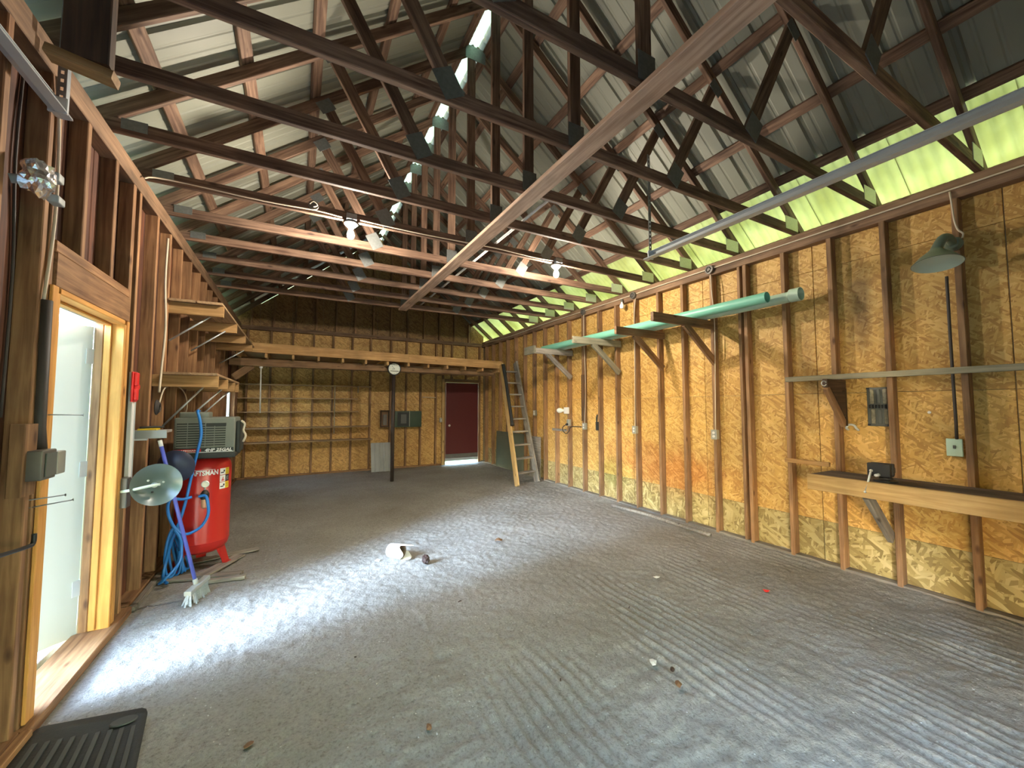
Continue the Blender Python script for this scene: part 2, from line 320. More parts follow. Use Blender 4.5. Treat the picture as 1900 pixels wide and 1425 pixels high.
def lathe(name, prof, org, m, parent=None, axis=(0, 0, 1), seg=28, cap=True):
    ax = Vector(axis).normalized(); q = Vector((0, 0, 1)).rotation_difference(ax).to_matrix().to_4x4()
    V = [(r * math.cos(2 * PI * k / seg), r * math.sin(2 * PI * k / seg), z) for r, z in prof for k in range(seg)]
    F = [(i * seg + k, i * seg + (k + 1) % seg, (i + 1) * seg + (k + 1) % seg, (i + 1) * seg + k) for i in range(len(prof) - 1) for k in range(seg)]
    if cap:
        if prof[0][0] > 1e-5: F.append(tuple(range(seg - 1, -1, -1)))
        if prof[-1][0] > 1e-5: F.append(tuple(range((len(prof) - 1) * seg, len(prof) * seg)))
    o = meshobj(name, V, F, m, parent, smooth=False, mw=Matrix.Translation(org) @ q)
    me = o.data; me.polygons.foreach_set('use_smooth', [len(p.vertices) == 4 for p in me.polygons])
    bm = bmesh.new(); bm.from_mesh(me); bmesh.ops.remove_doubles(bm, verts=bm.verts, dist=1e-5)
    for e in bm.edges:
        if len(e.link_faces) == 2 and e.calc_face_angle(0) > R(38): e.smooth = False
    bm.to_mesh(me); bm.free(); return o
def prism(name, poly, depth, m, parent=None, mw=None):
    """polygon in local XY pushed along local Z"""
    n = len(poly); V = [(x, y, 0) for x, y in poly] + [(x, y, depth) for x, y in poly]
    F = [tuple(range(n - 1, -1, -1)), tuple(range(n, 2 * n))] + [(i, (i + 1) % n, n + (i + 1) % n, n + i) for i in range(n)]
    return meshobj(name, V, F, m, parent, mw=mw)
def rbox(name, x, y, z, m, parent=None, bev=.01, seg=3):
    bm = bmesh.new(); bmesh.ops.create_cube(bm, size=1)
    for v in bm.verts: v.co = Vector((v.co.x * (x[1] - x[0]), v.co.y * (y[1] - y[0]), v.co.z * (z[1] - z[0])))
    bmesh.ops.bevel(bm, geom=list(bm.edges), offset=bev, segments=seg, affect='EDGES', profile=.5)
    me = bpy.data.meshes.new(name); bm.to_mesh(me); bm.free(); me.materials.append(m)
    me.polygons.foreach_set('use_smooth', [True] * len(me.polygons))
    o = meshobj(name, None, None, m, parent, mw=Matrix.Translation(((x[0] + x[1]) / 2, (y[0] + y[1]) / 2, (z[0] + z[1]) / 2)), mesh=me)
    return o
def boxes_mesh(name, L, m, parent=None):
    V, F = [], []
    for (x0, x1), (y0, y1), (z0, z1) in L:
        b0 = len(V); V += [(x, y, z) for z in (z0, z1) for y in (y0, y1) for x in (x0, x1)]
        F += [tuple(b0 + i for i in f) for f in ((0, 2, 3, 1), (4, 5, 7, 6), (0, 1, 5, 4), (2, 6, 7, 3), (0, 4, 6, 2), (1, 3, 7, 5))]
    return meshobj(name, V, F, m, parent)
def text_geo(body, size):
    cu = bpy.data.curves.new('txt', 'FONT'); cu.body = body; cu.size = size; cu.align_x = 'CENTER'; cu.resolution_u = 3; cu.offset = size * .035
    o = bpy.data.objects.new('txt', cu); C.objects.link(o)
    me = bpy.data.meshes.new_from_object(o.evaluated_get(bpy.context.evaluated_depsgraph_get()))
    V = [v.co.copy() for v in me.vertices]; F = [tuple(p.vertices) for p in me.polygons]
    bpy.data.objects.remove(o); bpy.data.curves.remove(cu); bpy.data.meshes.remove(me); return V, F

XL, XR, YB, YF = -1.07, 4.39, 9.85, -.45        # inner faces of the studs; back wall; front wall
ZP0, ZP1 = 3.09, 3.235                          # top plates
ROOF_M, MID = .79, 1.66
def roof_z(x, off): return off + ROOF_M * ((XR - x) if x > MID else (x - XL))

# ------------------------------------------------------------------ ground, floor
g = meshobj('ground', [(-60, -60, -.12), (60, -60, -.12), (60, 70, -.12), (-60, 70, -.12)], [(0, 1, 2, 3)], M['grass']); g['kind'] = 'structure'
pa = box('path', (-4.2, -1.32), (.5, 4.6), (-.11, -.03), M['gravel']); pa['kind'] = 'structure'
dv = box('unseen_dark_ground', (-9, 9), (-16, -.6), (-.118, -.06), M['darkground']); dv['kind'] = 'structure'  # unseen dark slab added out front to cut light bounced into the room
def make_floor():
    st = .0155; x0, x1, y0, y1 = XL - .11, XR + .09, YF, YB + .1
    nx, ny = int((x1 - x0) / st), int((y1 - y0) / st); V = []; F = []
    for j in range(ny + 1):
        y = y0 + (y1 - y0) * j / ny
        for i in range(nx + 1):
            x = x0 + (x1 - x0) * i / nx
            z = .012 * noise.noise((x * .9, y * .9, 0)) + .007 * noise.noise((x * 4, y * 4, 3)) + .007 * noise.noise((x * 15, y * 15, 7)) + .006 * noise.noise((x * 30, y * 30, 9))
            if y < 3.2 and x > .6:      # old ridges left by tyres, running down the room
                w = noise.noise((x * 1.5 + 4, y * .9, 11)) + .06
                f = max(0, min(1, (3.1 - y) / .9)) * max(0, min(1, (x - .6) / .3)) * max(0, min(1, w * 3))
                z += f * .0085 * math.sin((x + .03 * noise.noise((x * 2, y * 2.2, 5))) * 2 * PI / .072)
            d = XR + .09 - x
            if d < .45: z += .035 * (1 - d / .45) ** 2 + .01 * noise.noise((x * 6, y * 5, 1))
            if x < XL + .1: z = min(z, -.005)
            V.append((x, y, z - .006))
    for j in range(ny):
        for i in range(nx):
            a = j * (nx + 1) + i; F.append((a, a + 1, a + nx + 2, a + nx + 1))
    o = meshobj('floor', V, F, M['floor'], smooth=True); o['kind'] = 'structure'
make_floor()

# ------------------------------------------------------------------ right wall
XO = XR + .09
wr = meshobj('wall_right', *(lambda o: ([], []))(0), M['siding']) if False else None
def wallroot(name, L):
    o = boxes_mesh(name, L, M['siding']); o['kind'] = 'structure'; return o
wr = wallroot('wall_right', [((XO + .012, XO + .05), (YF - .1, YB + .12), (-.12, ZP1 - .01))])
ys = [-.4, -.02, .38, .79, .97 + .02]
RST = [-.36, .12, .56, .99, 1.42, 1.81, 2.22, 2.62, 3.03, 3.45, 3.85, 4.28, 4.69, 5.10, 5.52, 5.95, 6.36, 6.77, 7.18, 7.58, 7.99, 8.40, 8.80, 9.21, 9.62]
for y in RST: box('stud', (XR, XR + .088), (y - .02, y + .02), (.02, ZP0), M['stud'], wr)
box('stud', (XR + .004, XR + .088), (2.672, 2.706), (.02, ZP0), M['stud'], wr)
box('bottom_plate', (XR + .002, XR + .088), (YF, YB), (.0, .035), M['grey'], wr)
box('top_plate', (XR - .004, XR + .088), (YF, YB), (ZP0, ZP0 + .07), M['plate'], wr)
box('top_plate', (XR + .004, XR + .088), (YF, YB), (ZP0 + .072, ZP1), M['plate'], wr)
y = YF
while y < YB - .05:
    w = min(1.215, YB - y)
    panel('osb_panel', (XO + .011, y, .0), (0, 1, 0), (0, 0, 1), w, .405, .011, M['osblow'], wr) if False else None
    for (z0, z1, mm) in ((.0, .40, 'osblow'), (.403, 1.62, 'osb'), (1.623, 2.84, 'osb'), (2.843, ZP0 + .05, 'osb')):
        panel('osb_panel', (XO + .011, y + w, z0), (0, -1, 0), (0, 0, 1), w - .003, z1 - z0, .011, M[mm], wr)
    y += 1.218

# ------------------------------------------------------------------ left wall (door opening y 2.80-3.62, window y 8.35-9.3)
DY0, DY1, DZ = 2.80, 3.64, 2.06
WY0, WY1, WZ0, WZ1 = 8.35, 9.25, 1.12, 1.88
XI = XL - .09
sx = (XI - .05, XI - .012)
wl = wallroot('wall_left', [(sx, (YF - .1, DY0), (-.12, ZP1)), (sx, (DY0, DY1), (DZ, ZP1)), (sx, (DY1, WY0), (-.12, ZP1)), (sx, (WY0, WY1), (-.12, WZ0)), (sx, (WY0, WY1), (WZ1, ZP1)), (sx, (WY1, YB + .12), (-.12, ZP1))])
y = YF
while y < YB - .05:
    w = random.choice((.145, .19, .235)); w = min(w, YB - y); e = random.uniform(0, .006)
    segs = [(.04, ZP0)]
    if y + w > DY0 and y < DY1: segs = [(DZ + .24, ZP0)]
    if y + w > WY0 and y < WY1: segs = [(.04, WZ0 - .02), (WZ1 + .02, ZP0)]
    yy0, yy1 = y, y + w
    if segs[0][0] < 1 and yy1 > DY0 - .1 and yy0 < DY0: yy1 = DY0 - .03
    for z0, z1 in segs:
        if yy1 - yy0 > .03: box('wall_plank', (XI - .012, XI + .008 + e), (yy0 + .002, yy1 - .002), (z0, z1), M['redwood'], wl)
    y += w
LST = [-.3, .1, .5, .9, 1.3, 1.72, 2.10, 2.32, 4.28, 4.68, 5.09, 5.49, 5.90, 6.30, 6.71, 7.11, 7.52, 7.92, 8.30, 9.30, 9.70]
for y in LST: box('stud', (XI + .009, XL + random.uniform(-.004, .004)), (y - .02, y + .02), (.04, ZP0), M['leftstud'], wl)
for y0, y1 in ((2.635, 2.675), (2.70, 2.745), (3.715, 3.765), (3.845, 3.885)): box('stud', (XI + .009, XL), (y0, y1), (.04, ZP0), M['leftstud'], wl)
for y in (3.03, 3.42): box('cripple_stud', (XI + .009, XL), (y - .022, y + .022), (DZ + .262, ZP0), M['leftstud'], wl)
box('door_header', (XI + .009, XL + .012), (DY0 - .05, DY1 + .07), (DZ + .03, DZ + .20), M['leftstud'], wl)
box('header_cap', (XI + .009, XL + .006), (DY0 - .05, DY1 + .07), (DZ + .203, DZ + .26), M['leftstud'], wl)
box('top_plate', (XI + .009, XL + .004), (YF, YB), (ZP0, ZP0 + .068), M['plate'], wl)
box('top_plate', (XI + .009, XL - .004), (YF, YB), (ZP0 + .07, ZP1), M['plate'], wl)
box('bottom_plate', (XI + .006, XL + .016), (YF, DY0 - .125), (.0, .045), M['leftstud'], wl)
box('bottom_plate', (XI + .006, XL + .016), (3.945, YB), (.0, .045), M['leftstud'], wl)
bb = box('baseboard_left', (XL + .02, XL + .065), (3.95, 4.65), (-.004, .03), M['grey']); bb['kind'] = 'structure'
bb = box('baseboard_left', (XL + .02, XL + .06), (1.0, 2.67), (-.004, .05), M['leftstud']); bb['kind'] = 'structure'
# door 1: frame, sill, the leaf swung out
d1 = setting('door_1', (-1.2, 3.2, 0))
for (y0, y1) in ((DY0 - .03, DY0), (DY1, DY1 + .03)): box('outer_trim', (XI - .045, XI - .002), (y0 - .004, y1 + .004), (.03, DZ), M['leftstud'], d1)
for (y0, y1) in ((DY0 - .03, DY0), (DY1, DY1 + .03)): box('door_jamb', (XI + .0, XL + .012), (y0, y1), (.03, DZ), M['jamb'], d1)
box('door_jamb', (XI + .0, XL + .012), (DY0, DY1), (DZ - .0, DZ + .03), M['jamb'], d1)
for (y0, y1) in ((DY0 + .001, DY0 + .014), (DY1 - .014, DY1 - .001)): box('door_stop', (XI + .004, XI + .038), (y0, y1), (.05, DZ - .003), M['jamb'], d1)
box('door_stop', (XI + .004, XI + .038), (DY0 + .015, DY1 - .015), (DZ - .016, DZ - .002), M['jamb'], d1)
for (y0, y1) in ((DY0 - .085, DY0 - .03), (DY1 + .03, DY1 + .072)): box('casing', (XL + .002, XL + .016), (y0, y1), (.05, DZ + .028), M['jamb'], d1)
box('sill', (XI - .07, XL + .045), (DY0 - .12, DY1 + .30), (-.01, .042), M['leftstud'], d1)
h0 = Vector((XI - .05, DY1 - .002, 0)); dr = Vector((-.68, -.73, 0)).normalized(); nn = Vector((-dr.y, dr.x, 0))
leaf = beam('door_leaf', h0 + dr * .41 + Vector((0, 0, 1.03)), h0 + dr * .41 + Vector((0, 0, 1.03)) + dr * .0001, 1, 1, M['doorwhite'], d1) if False else None
def obox(name, org, ux, a, t, z0, z1, m, parent):
    ux = Vector(ux); uy = Vector((-ux.y, ux.x, 0)); V = [Vector(org) + ux * i * a + uy * j * t + Vector((0, 0, z)) for z in (z0, z1) for j in (0, 1) for i in (0, 1)]
    return meshobj(name, V, [(0, 2, 3, 1), (4, 5, 7, 6), (0, 1, 5, 4), (2, 6, 7, 3), (0, 4, 6, 2), (1, 3, 7, 5)], m, parent)
leaf = obox('door_leaf', h0, dr, .80, -.04, .03, 2.03, M['doorwhite'], d1); leaf['label'] = 'white painted steel door leaf standing open outside'
for z in (.28, 1.04, 1.78): obox('hinge', h0 - dr * .012 + nn * .004, dr, .045, -.05, z, z + .10, M['zinc'], leaf)
for k, z in enumerate((.55, 1.45)): obox('door_crease', h0 + dr * .38 + nn * .0005, dr, .004, .0015, z - .4, z + .35, M['white'], leaf)

# window 1, in the left wall near the back
w1 = setting('window_1', (XI, 8.8, 1.5))
for (y0, y1, z0, z1) in ((WY0, WY0 + .05, WZ0, WZ1), (WY1 - .05, WY1, WZ0, WZ1), (WY0 + .05, WY1 - .05, WZ0, WZ0 + .05), (WY0 + .05, WY1 - .05, WZ1 - .05, WZ1), (8.775, 8.815, WZ0 + .05, WZ1 - .05)):
    box('window_frame', (XI - .05, XI + .02), (y0, y1), (z0, z1), M['white'], w1)
for y0, y1 in ((WY0 + .05, 8.775), (8.815, WY1 - .05)): box('window_pane', (XI - .018, XI - .012), (y0, y1), (WZ0 + .05, WZ1 - .05), M['glassw'], w1)

# ------------------------------------------------------------------ back wall and gable
RDX0, RDX1, RDZ = 3.37, 4.29, 2.14
sy = (YB + .10, YB + .14)
def gable_z(x): return roof_z(x, 3.46)
wb = wallroot('wall_back', [((XI - .05, RDX0), sy, (-.12, 3.2)), ((RDX0, RDX1), sy, (RDZ, 3.2)), ((RDX1, XO + .05), sy, (-.12, 3.2))])
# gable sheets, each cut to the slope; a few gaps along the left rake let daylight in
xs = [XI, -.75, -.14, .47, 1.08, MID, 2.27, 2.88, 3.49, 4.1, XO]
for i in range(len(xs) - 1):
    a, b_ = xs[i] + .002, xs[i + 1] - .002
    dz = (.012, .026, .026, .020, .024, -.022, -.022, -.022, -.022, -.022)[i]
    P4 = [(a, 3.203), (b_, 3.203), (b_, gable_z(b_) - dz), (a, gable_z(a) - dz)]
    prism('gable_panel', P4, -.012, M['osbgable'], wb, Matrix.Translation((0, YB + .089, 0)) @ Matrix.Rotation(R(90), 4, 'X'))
    P4 = [(a - .004, 3.1), (b_ + .004, 3.1)] + P4[2:]; P4[2] = (b_ + .004, P4[2][1]); P4[3] = (a - .004, P4[3][1])
    prism('gable_siding', P4, -.04, M['siding'], wb, Matrix.Translation((0, YB + .102, 0)) @ Matrix.Rotation(R(90), 4, 'X'))
BST = [-.95, -.53, -.12, .29, .69, 1.10, 1.51, 1.98, 2.36, 2.72, 3.12, 3.31]
for x in BST: box('stud', (x - .02, x + .02), (YB, YB + .088), (.03, 3.11), M['stud'], wb)
for x in (3.55, 3.95): box('stud', (x - .02, x + .02), (YB, YB + .088), (RDZ + .07, 3.11), M['stud'], wb)
box('door_header', (RDX0 - .04, RDX1 + .04), (YB, YB + .088), (RDZ + .03, RDZ + .068), M['stud'], wb)
box('stud', (RDX1 + .03, RDX1 + .07), (YB, YB + .088), (.03, 3.11), M['stud'], wb)
box('bottom_plate', (XL, RDX0 - .03), (YB, YB + .088), (-.005, .028), M['stud'], wb)
box('top_plate', (XL, XR), (YB - .004, YB + .088), (3.112, 3.155), M['plate'], wb)
box('top_plate', (XL, XR), (YB + .002, YB + .088), (3.157, 3.2), M['plate'], wb)
for k in range(13):
    x = -.9 + .41 * k
    if x < XR - .1: box('gable_stud', (x - .02, x + .02), (YB, YB + .086), (3.202, gable_z(x) - .06), M['stud'], wb)
for i in range(5):
    x0 = XI + i * 1.1; x1 = min(x0 + 1.097, RDX0 - .035)
    for z0, z1 in ((.0, 1.55), (1.553, 3.2)): panel('osb_panel', (x0, YB + .10, z0), (0, 0, 1), (-1, 0, 0), z1 - z0, -(x1 - x0), -.011, M['osbback'], wb) if False else panel('osb_panel', (x0, YB + .10, z0), (1, 0, 0), (0, 0, 1), x1 - x0, z1 - z0, .011, M['osbback'], wb)
panel('osb_panel', (RDX0 - .03, YB + .10, RDZ + .03), (1, 0, 0), (0, 0, 1), RDX1 - RDX0 + .06, 3.2 - RDZ - .03, .011, M['osbback'], wb)
panel('osb_panel', (RDX1 + .033, YB + .10, 0), (1, 0, 0), (0, 0, 1), XO - RDX1 - .035, 3.2, .011, M['osbback'], wb)
# door 2: dark red door
d2 = setting('door_2', (3.83, YB, 0))
slab = box('door_leaf', (RDX0 + .01, RDX1 - .01), (YB - .005, YB + .04), (.16, RDZ - .03), M['maroon'], d2); slab['label'] = 'dark maroon door leaf'
box('kick_plate', (RDX0 + .012, RDX1 - .012), (YB - .012, YB - .0055), (.17, .265), M['boxd'], slab)
box('door_sweep', (RDX0 + .01, RDX1 - .01), (YB - .004, YB + .03), (.085, .158), M['greysheet'], d2)
for x0, x1 in ((RDX0 - .03, RDX0), (RDX1, RDX1 + .03)): box('door_jamb', (x0, x1), (YB - .01, YB + .14), (.0, RDZ), M['leftstud'], d2)
box('door_jamb', (RDX0, RDX1), (YB - .01, YB + .14), (RDZ - .025, RDZ + .02), M['leftstud'], d2)
box('casing', (RDX0 - .10, RDX0 - .032), (YB - .022, YB - .001), (.0, RDZ + .06), M['pine'], d2)
lathe('door_knob', [(.008, 0), (.008, .03), (.026, .04), (.03, .055), (.02, .07), (0.0, .074)], (RDX0 + .09, YB - .005, 1.0), M['steel'], d2, axis=(0, -1, 0), seg=14)

# front wall with its open overhead doorway, behind the camera
wf = wallroot('wall_front', [((XI - .05, -.9), (YF - .1, YF), (-.12, 3.3)), ((1.9, XO + .05), (YF - .1, YF), (-.12, 3.3)), ((-.9, 1.9), (YF - .1, YF), (2.26, 3.3))])
prism('gable_panel', [(XI, 3.3), (XO, 3.3), (XO, 3.44), (MID, gable_z(MID)), (XI, 3.44)], .04, M['siding'], wf, Matrix.Translation((0, YF - .01, 0)) @ Matrix.Rotation(R(90), 4, 'X'))
# ------------------------------------------------------------------ roof: sheets, purlins, rafters, ridge cap
ce = setting('ceiling', (MID, 4.7, 3.4))
XE0, XE1 = XL - .52, XR + .52
th = math.atan(ROOF_M)
def roof_sheet(side, y0, y1):
    """one ribbed steel sheet from eave to just short of the ridge"""
    pr = []; n = 3; w = (y1 - y0) / n
    for k in range(n):
        a = y0 + k * w
        for dy, dz in ((0, 0), (w * .30, 0), (w * .33, .004), (w * .37, .004), (w * .40, 0), (w * .62, 0), (w * .65, .004), (w * .69, .004), (w * .72, 0), (w - .05, 0), (w - .035, .02), (w - .012, .02)): pr.append((a + dy, dz))
    pr += [(y1 - .002, 0), (y1 + .012, .002)]; V = []; F = []
    xa, xb = (4.085, MID + .055) if side > 0 else (XE0, MID - .055); nx, nz = math.sin(th) * side, math.cos(th)
    for x in (xa, xb):
        z = roof_z(x, 3.488)
        for t in (0, .0015):
            for yy, dz in pr: V.append((x + nx * (dz + t), yy, z + nz * (dz + t)))
    m = len(pr)
    for i in range(m - 1): F += [(i, i + 1, 2 * m + i + 1, 2 * m + i), (m + i, 3 * m + i, 3 * m + i + 1, m + i + 1)]
    for i in range(m - 1): F += [(i, m + i, m + i + 1, i + 1), (2 * m + i, 2 * m + i + 1, 3 * m + i + 1, 3 * m + i)]
    if side > 0: F = [f[::-1] for f in F]
    return meshobj('roof_sheet', V, F, M['roof'], ce)
yy = YF - .25
while yy < YB + .3:
    for s in (-1, 1): roof_sheet(s, yy, yy + .914)
    yy += .915
def eave_panel(y0, y1):
    """translucent corrugated glass-fibre strip along the right eave"""
    n = int((y1 - y0) / .0127); V = []; F = []
    for k in range(n + 1):
        yy_ = y0 + (y1 - y0) * k / n; dz = .007 * math.sin(k * 2 * PI / 6)
        for x in (4.14, XE1):
            z = roof_z(x, 3.482); 
            for t in (0, .002): V.append((x + math.sin(th) * (dz + t), yy_, z + math.cos(th) * (dz + t)))
    for k in range(n): a = 4 * k; F += [(a, a + 2, a + 6, a + 4), (a + 1, a + 5, a + 7, a + 3)]
    for k in range(n): a = 4 * k; F += [(a, a + 4, a + 5, a + 1), (a + 2, a + 3, a + 7, a + 6)]
    return meshobj('eave_panel', V, F, M['fibre'], ce, smooth=True)
yy = YF - .25
while yy < YB + .3:
    eave_panel(yy, yy + .664); yy += .66
for px in (-1.32, -.86, -.39, .07, .62, 1.17, 1.53, 1.79, 2.09, 2.60, 3.15, 3.69, 4.09, 4.62):
    s = 1 if px > MID else -1; z = roof_z(px, 3.461); nrm = (math.sin(th) * s, 0, math.cos(th))
    for (ya, yb) in ((YF - .2, 2.4 + random.uniform(-.3, .3)), ):
        cuts = [YF - .2, .86 + .6185 * random.choice((2, 3, 4)), .86 + .6185 * random.choice((7, 8, 9)), YB + .25]
    for a, b_ in zip(cuts, cuts[1:]): beam('purlin', (px, a + .001, z), (px, b_ - .001, z), .088, .037, M['truss'], ce, up=nrm)
for k in range(11, 15):
    y = .86 + .6185 * k
    for s, xe in ((-1, XE0), (1, XE1)):
        a = Vector((xe, y, roof_z(xe, 3.378))); b_ = Vector((MID - s * -.0 + s * .02, y, roof_z(MID + s * .001, 3.378)))
        beam('rafter', a, b_, .038, .088, M['truss'], ce, up=(math.sin(th) * s, 0, math.cos(th)))
V = []; F = []
for y in (YF - .25, YB + .3):
    for x, z in ((-.17, -.062), (-.15, -.05), (0, .07), (.15, -.05), (.17, -.062)): V.append((MID + x, y, 5.70 + z))
F = [(i, i + 1, 6 + i, 5 + i) for i in range(4)]
meshobj('ridge_cap', V, F, M['cap'], ce)

# ------------------------------------------------------------------ trusses
ORD = ['nearest', 'second', 'third', 'fourth', 'fifth', 'sixth', 'seventh', 'eighth', 'ninth', 'tenth', 'eleventh and last']
def gusset(parent, x, y, z, w, h, rot, m):
    mw = Matrix.Translation((x, y - .0215, z)) @ Matrix.Rotation(rot, 4, 'Y')
    o = meshobj('gusset_plate', None, None, m, parent, mw=mw @ Matrix.Rotation(R(90), 4, 'X'), mesh=barmesh(w, h, .004, m)); return o
for k in range(11):
    y = .86 + .6185 * k
    lab = ORD[k] + ' brown timber roof truss counting back from the camera' + (', carrying the lit bulbs' if k == 5 else '')
    t = thing('roof_truss', (MID, y, 3.24), lab, 'roof truss', 'roof trusses')
    jz = random.uniform(-.006, .006)
    beam('bottom_chord', (XL - .05, y, 3.281 + jz), (XR + .05, y, 3.281 + jz), .038, .088, M['truss'], t)
    for s, xe in ((-1, XE0), (1, XE1)):
        nrm = (math.sin(th) * s, 0, math.cos(th)); x1 = MID + s * .004
        beam('top_chord', (xe, y, roof_z(xe, 3.378)), (x1, y, roof_z(x1, 3.378) ), .038, .088, M['truss'], t, up=nrm)
        j = Vector((MID + s * .93, y, 3.33)); e = Vector((MID + s * 1.50, y, roof_z(MID + s * 1.50, 3.345)))
        beam('web', j, e, .036, .088, M['truss'], t, up=(1, 0, 0))
        gusset(t, j.x + s * .02, y, 3.345, .17, .13, math.atan2((e - j).z, (e - j).x) * -1, M['plateM'])
        if s > 0: gusset(t, XR - .08, y, 3.325, .22, .13, 0, M['plateL'])
        else: gusset(t, XL + .10, y, 3.30, .13, .07, 0, M['plateM'])
        gusset(t, e.x, y, e.z - .03, .14, .11, th * s, M['plateM'])
    beam('king_post', (MID - .04, y, 3.326), (MID - .04, y, roof_z(MID, 3.33)), .037, .088, M['truss'], t, up=(1, 0, 0))
    gusset(t, MID, y, roof_z(MID, 3.30), .24, .16, 0, M['plateM'])
    gusset(t, MID - .04, y, 3.335, .16, .13, R(90), M['plateM'])

# long runner board under the chords
tag(beam('runner_board', (1.655, .35, 3.214), (1.60, 7.05, 3.214), .145, .036, M['runner']), 'long pale runner board nailed flat beneath the truss chords down the middle', 'board')
tag(tube('white_pole', [(1.93, 2.85, 3.345), (1.93, 7.4, 3.345)], .014, M['white']), 'thin white pole lying on top of the truss chords', 'pole')
# dark boxed block on the left end of a near truss
bl = thing('wall_block', (-.86, 2.03, 3.0), 'dark wooden block fixed to the left end of a near truss', 'block')
box('block', (-.80, -.668), (2.0, 2.055), (2.80, 3.42), M['darkwood'], bl); beam('block_foot', (-.84, 2.03, 2.80), (-.655, 2.03, 2.765), .07, .035, M['loft'], bl)

# ------------------------------------------------------------------ lit bulbs hanging under the sixth truss
for i, (bx, lab) in enumerate(((.40, 'lit bare bulb in a white porcelain holder, the left of the two'), (2.755, 'lit bare bulb in a white porcelain holder, the right one near the green pipes'))):
    y = .86 + .6185 * 5
    t = thing('ceiling_bulb', (bx, y, 3.235), lab, 'light bulb', 'lit bulbs under the truss')
    lathe('lamp_holder', [(.058, 0), (.06, -.012), (.045, -.03), (.03, -.042), (.024, -.05), (.0, -.05)], (bx, y, 3.232), M['porc'], t)
    V = [(.014, -.045), (.016, -.062), (.026, -.085), (.033, -.11), (.029, -.135), (.016, -.150), (0, -.154)]
    lathe('bulb', V, (bx, y, 3.232), M['bulb'], t, seg=20)
    box('junction_box', (bx - .045, bx + .045), (y - .07, y - .022), (3.243, 3.30), M['zincd'], t)

# wiring on the bulb truss, along the right plate, down to the sockets
yb = .86 + .6185 * 5 - .024
tag(tube('ceiling_cable', [(XL + .02, yb - .1, 3.20), (-.95, yb, 3.27), (-.3, yb, 3.262), (.1, yb, 3.275), (.32, yb, 3.262)], .006, M['cable'], curve=4), 'pale cable stapled along the truss chord left of the left bulb', 'cable')
tag(tube('ceiling_cable', [(.48, yb, 3.27), (1.1, yb, 3.262), (1.9, yb, 3.275), (2.4, yb, 3.262), (2.70, yb, 3.268)], .006, M['cable'], curve=4), 'pale cable stapled to the truss chord between the two lit bulbs', 'cable')
t = thing('cable_box', (.08, yb, 3.30), 'small dark junction box on the truss chord left of the left bulb', 'junction box'); lathe('box_body', [(.0, 0), (.04, 0), (.042, .01), (.042, .03), (.0, .032)], (.08, yb + .004, 3.31), M['boxd'], t, axis=(0, -1, 0), seg=12); tube('wire_loop', [(.05, yb - .03, 3.31), (.08, yb - .04, 3.335), (.11, yb - .03, 3.31), (.08, yb - .04, 3.285)], .004, M['cable'], t, curve=4)
tag(tube('wall_cable', [(XR - .012, 9.6, 3.19), (XR - .012, 8.2, 3.15), (XR - .012, 6.6, 3.17), (XR - .012, 5.0, 3.165), (XR - .012, 3.4, 3.17), (XR - .012, 2.0, 3.165), (XR - .012, .5, 3.165)], .007, M['cable'], curve=6), 'pale cable running along the top plate of the right wall', 'cable')
for (y, z, lab) in ((3.02, 3.155, 'round dark junction box on the right top plate nearest the camera'), (4.27, 3.15, 'round dark junction box on the right top plate above the second pipe bracket'), (5.45, 3.15, 'round dark junction box on the right top plate farthest back')):
    t = thing('junction_box', (XR, y, z), lab, 'junction box', 'junction boxes on the right plate')
    lathe('box_body', [(.0, 0), (.05, 0), (.052, .012), (.052, .038), (.0, .04)], (XR - .006, y, z), M['boxd'], t, axis=(-1, 0, 0), seg=14)
    tube('wire_loop', [(XR - .05, y - .03, z), (XR - .055, y, z + .03), (XR - .05, y + .03, z), (XR - .055, y + .01, z - .03), (XR - .05, y - .02, z - .01)], .005, M['cabled'], t, curve=4)
def socket(y, z, lab, drop, m='box'):
    t = thing('wall_socket', (XR, y, z), lab, 'socket', 'sockets on the right wall')
    rbox('back_box', (XR - .052, XR - .002), (y - .035, y + .035), (z - .055, z + .055), M[m], t, .006)
    box('face_plate', (XR - .0575, XR - .0525), (y - .036, y + .036), (z - .056, z + .056), M['box'], t)
    for dz in (.021, -.021): lathe('outlet', [(0, .006), (.015, .006), (.0165, 0)], (XR - .0577, y, z + dz), M['porc'], t, axis=(-1, 0, 0), seg=12)
    tube('drop_cable', drop, .006, M['cable'] if m == 'box' else M['cabled'], t, curve=5)
socket(3.005, 1.165, 'grey double socket box on a stud right of the pipes, nearest the camera', [(XR - .012, 3.02, 3.10), (XR - .03, 3.0, 2.9), (XR - .012, 2.985, 2.5), (XR - .014, 2.995, 1.8), (XR - .03, 3.0, 1.22)])
socket(4.27, 1.155, 'grey double socket box on a stud below the second pipe bracket', [(XR - .012, 4.24, 3.10), (XR - .022, 4.262, 2.8), (XR - .014, 4.27, 2.2), (XR - .016, 4.28, 1.6), (XR - .03, 4.27, 1.21)])
socket(5.43, 1.155, 'grey double socket box below two dark strips, with a lead plugged in', [(XR - .012, 5.45, 3.10), (XR - .02, 5.44, 2.6), (XR - .014, 5.42, 1.9), (XR - .03, 5.43, 1.21)])
socket(7.05, 1.36, 'small dark socket box just right of the ladder', [(XR - .012, 7.05, 2.45), (XR - .016, 7.05, 2.0), (XR - .03, 7.05, 1.41)], 'boxd')
t = thing('wall_socket', (XR, 5.90, 1.19), 'grey switch box with a black lead looped below it, next to the dark flat bar', 'socket', 'sockets on the right wall')
